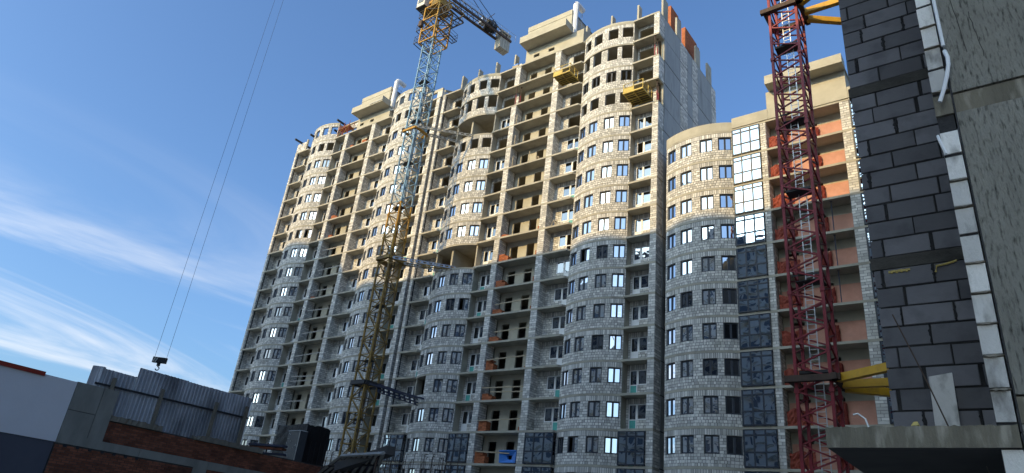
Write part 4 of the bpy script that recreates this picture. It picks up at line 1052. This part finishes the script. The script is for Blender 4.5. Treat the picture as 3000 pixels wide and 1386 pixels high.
# wrapped stacks behind the fence
def wrapped(name, A, B_, C_, z0, z1, m, label, cat, ragged=.0, seed=1):
    A, B_, C_ = Vector(A), Vector(B_), Vector(C_); D = A+(C_-B_); c = (A+C_)/2; rg = random.Random(seed)
    T = empty(name, (CAM.x+c.x, CAM.y+c.y, CAM.z+z0)); tag(T, label, cat); mb = MB(); ring = []
    for p, q in ((A, B_), (B_, C_), (C_, D), (D, A)):
        for k in range(10): ring.append(p+(q-p)*k/10-c)
    n = len(ring); V = []
    for zi in range(7):
        for i, p in enumerate(ring):
            e = 1+rg.uniform(-.012, .012)*(ragged > 0); V.append((p.x*e, p.y*e, (z1-z0)*zi/6+(rg.uniform(-ragged, ragged) if zi == 6 else 0)))
    F = [(zi*n+i, zi*n+(i+1) % n, (zi+1)*n+(i+1) % n, (zi+1)*n+i) for zi in range(6) for i in range(n)]+[tuple(6*n+i for i in range(n))]
    mb.add(V, F, m); mb.build('wrapping', T); return T, [p-c for p in (A, B_, C_, D)], z1-z0
T, cs, h = wrapped('wrapped_stack', (-30.2, 20.8), (-27.75, 20.7), (-27.67, 22.05), 2.91, 4.7, 'film_black', 'big black film wrapped stack at the right end of the low brick building', 'wrapped stack', .05)
for k in range(5):
    p = cs[1]+(cs[2]-cs[1])*(.1+.2*k); mb = MB(); mb.tube([(p.x+.015, p.y-.02, .05), (p.x+.02, p.y-.03, h*.6)], .012, 'steel_dark', 5); mb.build('strap', T)
T, cs, h = wrapped('wrapped_box', (-28.44, 20.24), (-27.43, 20.14), (-27.38, 20.52), 2.91, 4.3, 'film_grey', 'grey box in shiny film standing before the black wrapped stack', 'wrapped box', .0)
mb = MB()
for a, b in ((0, 1), (1, 2)): mb.beam((cs[a].x, cs[a].y-.01, h), (cs[b].x, cs[b].y-.01, h), .03, 'pvc_white', .02)
mb.beam((cs[1].x, cs[1].y-.01, 0), (cs[1].x, cs[1].y-.01, h), .025, 'cab_white'); rg = random.Random(8)
for k in range(10):
    f = rg.random(); zz = rg.uniform(.05, h*.9); p = cs[0]+(cs[1]-cs[0])*f; mb.beam((p.x, p.y-.012, zz), (p.x+rg.uniform(-.18, .18), p.y-.012, min(h, zz+rg.uniform(-.05, .16))), .012, 'cab_white')
mb.build('pale_line', T)  # white lines along the box edges, short white strokes across one face
for i, (p, q, z, m) in enumerate((((-28.9, 18.7), (-27.1, 19.3), 3.42, 'blue_board'), ((-28.9, 18.75), (-27.2, 19.35), 3.30, 'brick_red'), ((-28.9, 19.25), (-27.6, 19.7), 3.12, 'blue_board'), ((-28.9, 19.1), (-27.4, 19.6), 3.0, 'timber_grey'))):
    mb = MB(); a = Vector((*p, 0)); b = Vector((*q, 0)); c = (a+b)/2; mb.beam(a-c, b-c, .3, m, .09)
    tag(mb.build('plank', None, (CAM.x+c.x, CAM.y+c.y, CAM.z+z)), ['top bluish', 'reddish', 'lower blue', 'bottom grey'][i]+' plank of the pile between metal fence and grey wrapped box', 'plank', 'planks piled on the low building')
# formwork deck, heavy timber and starter bars in front of the towers
FD = empty('formwork_deck', (CAM.x-27, CAM.y+23, CAM.z)); tag(FD, 'dark ribbed formwork deck at the bottom edge in front of the yellow crane mast', 'formwork')
pa, pb, pc, pd = Vector((2.7, -2.8, 3.2)), Vector((6.0, -3.5, 3.2)), Vector((3.3, -1.4, 2.24)), Vector((-1.5, -1.04, 2.24))
nn = (pb-pa).cross(pd-pa).normalized(); nn = nn if nn.z > 0 else -nn
mb = MB(); mb.add([pa+nn*.1, pb+nn*.1, pc+nn*.1, pd+nn*.1, pa+nn*.13, pb+nn*.13, pc+nn*.13, pd+nn*.13], BOXF, 'formwork'); mb.build('deck_sheet', FD)
for k in range(4):
    f = k/3; mb = MB(); mb.beam(pa.lerp(pd, f), pb.lerp(pc, f), .07, 'steel_dark' if k else 'timber_grey', .16, nn); mb.build('joist', FD)
for k in range(9):
    f = k/8; mb = MB(); mb.beam(pa.lerp(pb, f)+nn*.03, pd.lerp(pc, f)+nn*.03, .11, 'timber_grey', .13, nn); mb.build('bearer', FD)
for f, g_ in ((.1, .1), (.9, .1), (.1, .9), (.9, .9), (.5, .5)):
    p = pa.lerp(pb, f).lerp(pd.lerp(pc, f), g_); mb = MB(); mb.tube([(p.x, p.y, GZ-CAM.z), (p.x, p.y, p.z)], .04, 'steel_rust', 7); mb.build('prop', FD)
mb = MB(); mb.beam((-1.8, -.4, 0), (1.9, -1.0, .62), .42, 'soffit_dark', .34); tag(mb.build('timber_baulk', None, (CAM.x-22.9, CAM.y+20.9, CAM.z+2.75)), 'thick dark baulk propped beside the formwork deck at the bottom edge', 'timber')
RB = empty('starter_bars', (CAM.x-26, CAM.y+24, GZ)); tag(RB, 'rows of thin rusty starter bars rising at the bottom edge before the towers', 'rebar')
mb = MB(); rg = random.Random(3)
for k in range(64):
    f = k/63; x = -5.0+10.8*f+rg.uniform(-.06, .06); y = .75-1.5*f+rg.uniform(-.3, .3); zt_ = 3.95-.35*f+rg.uniform(-.3, .25)-GZ+CAM.z+0
    mb.tube([(x, y, 2), (x+rg.uniform(-.04, .04), y, zt_-.1), (x+.03, y, zt_), (x+.13, y, zt_-.02)], .017, 'steel_rust', 4)
for z in (3.0, 3.4): mb.tube([(-5, .75, z+1.65), (0, .05, z+1.68), (5.8, -.75, z+1.6)], .014, 'steel_rust', 4)
stuff(mb.build('bars', RB))
mb = MB(); mb.box(-5.2, 6, -.9, 1.1, 0, 2.4, 'old_concrete'); mb.build('footing_wall', RB)
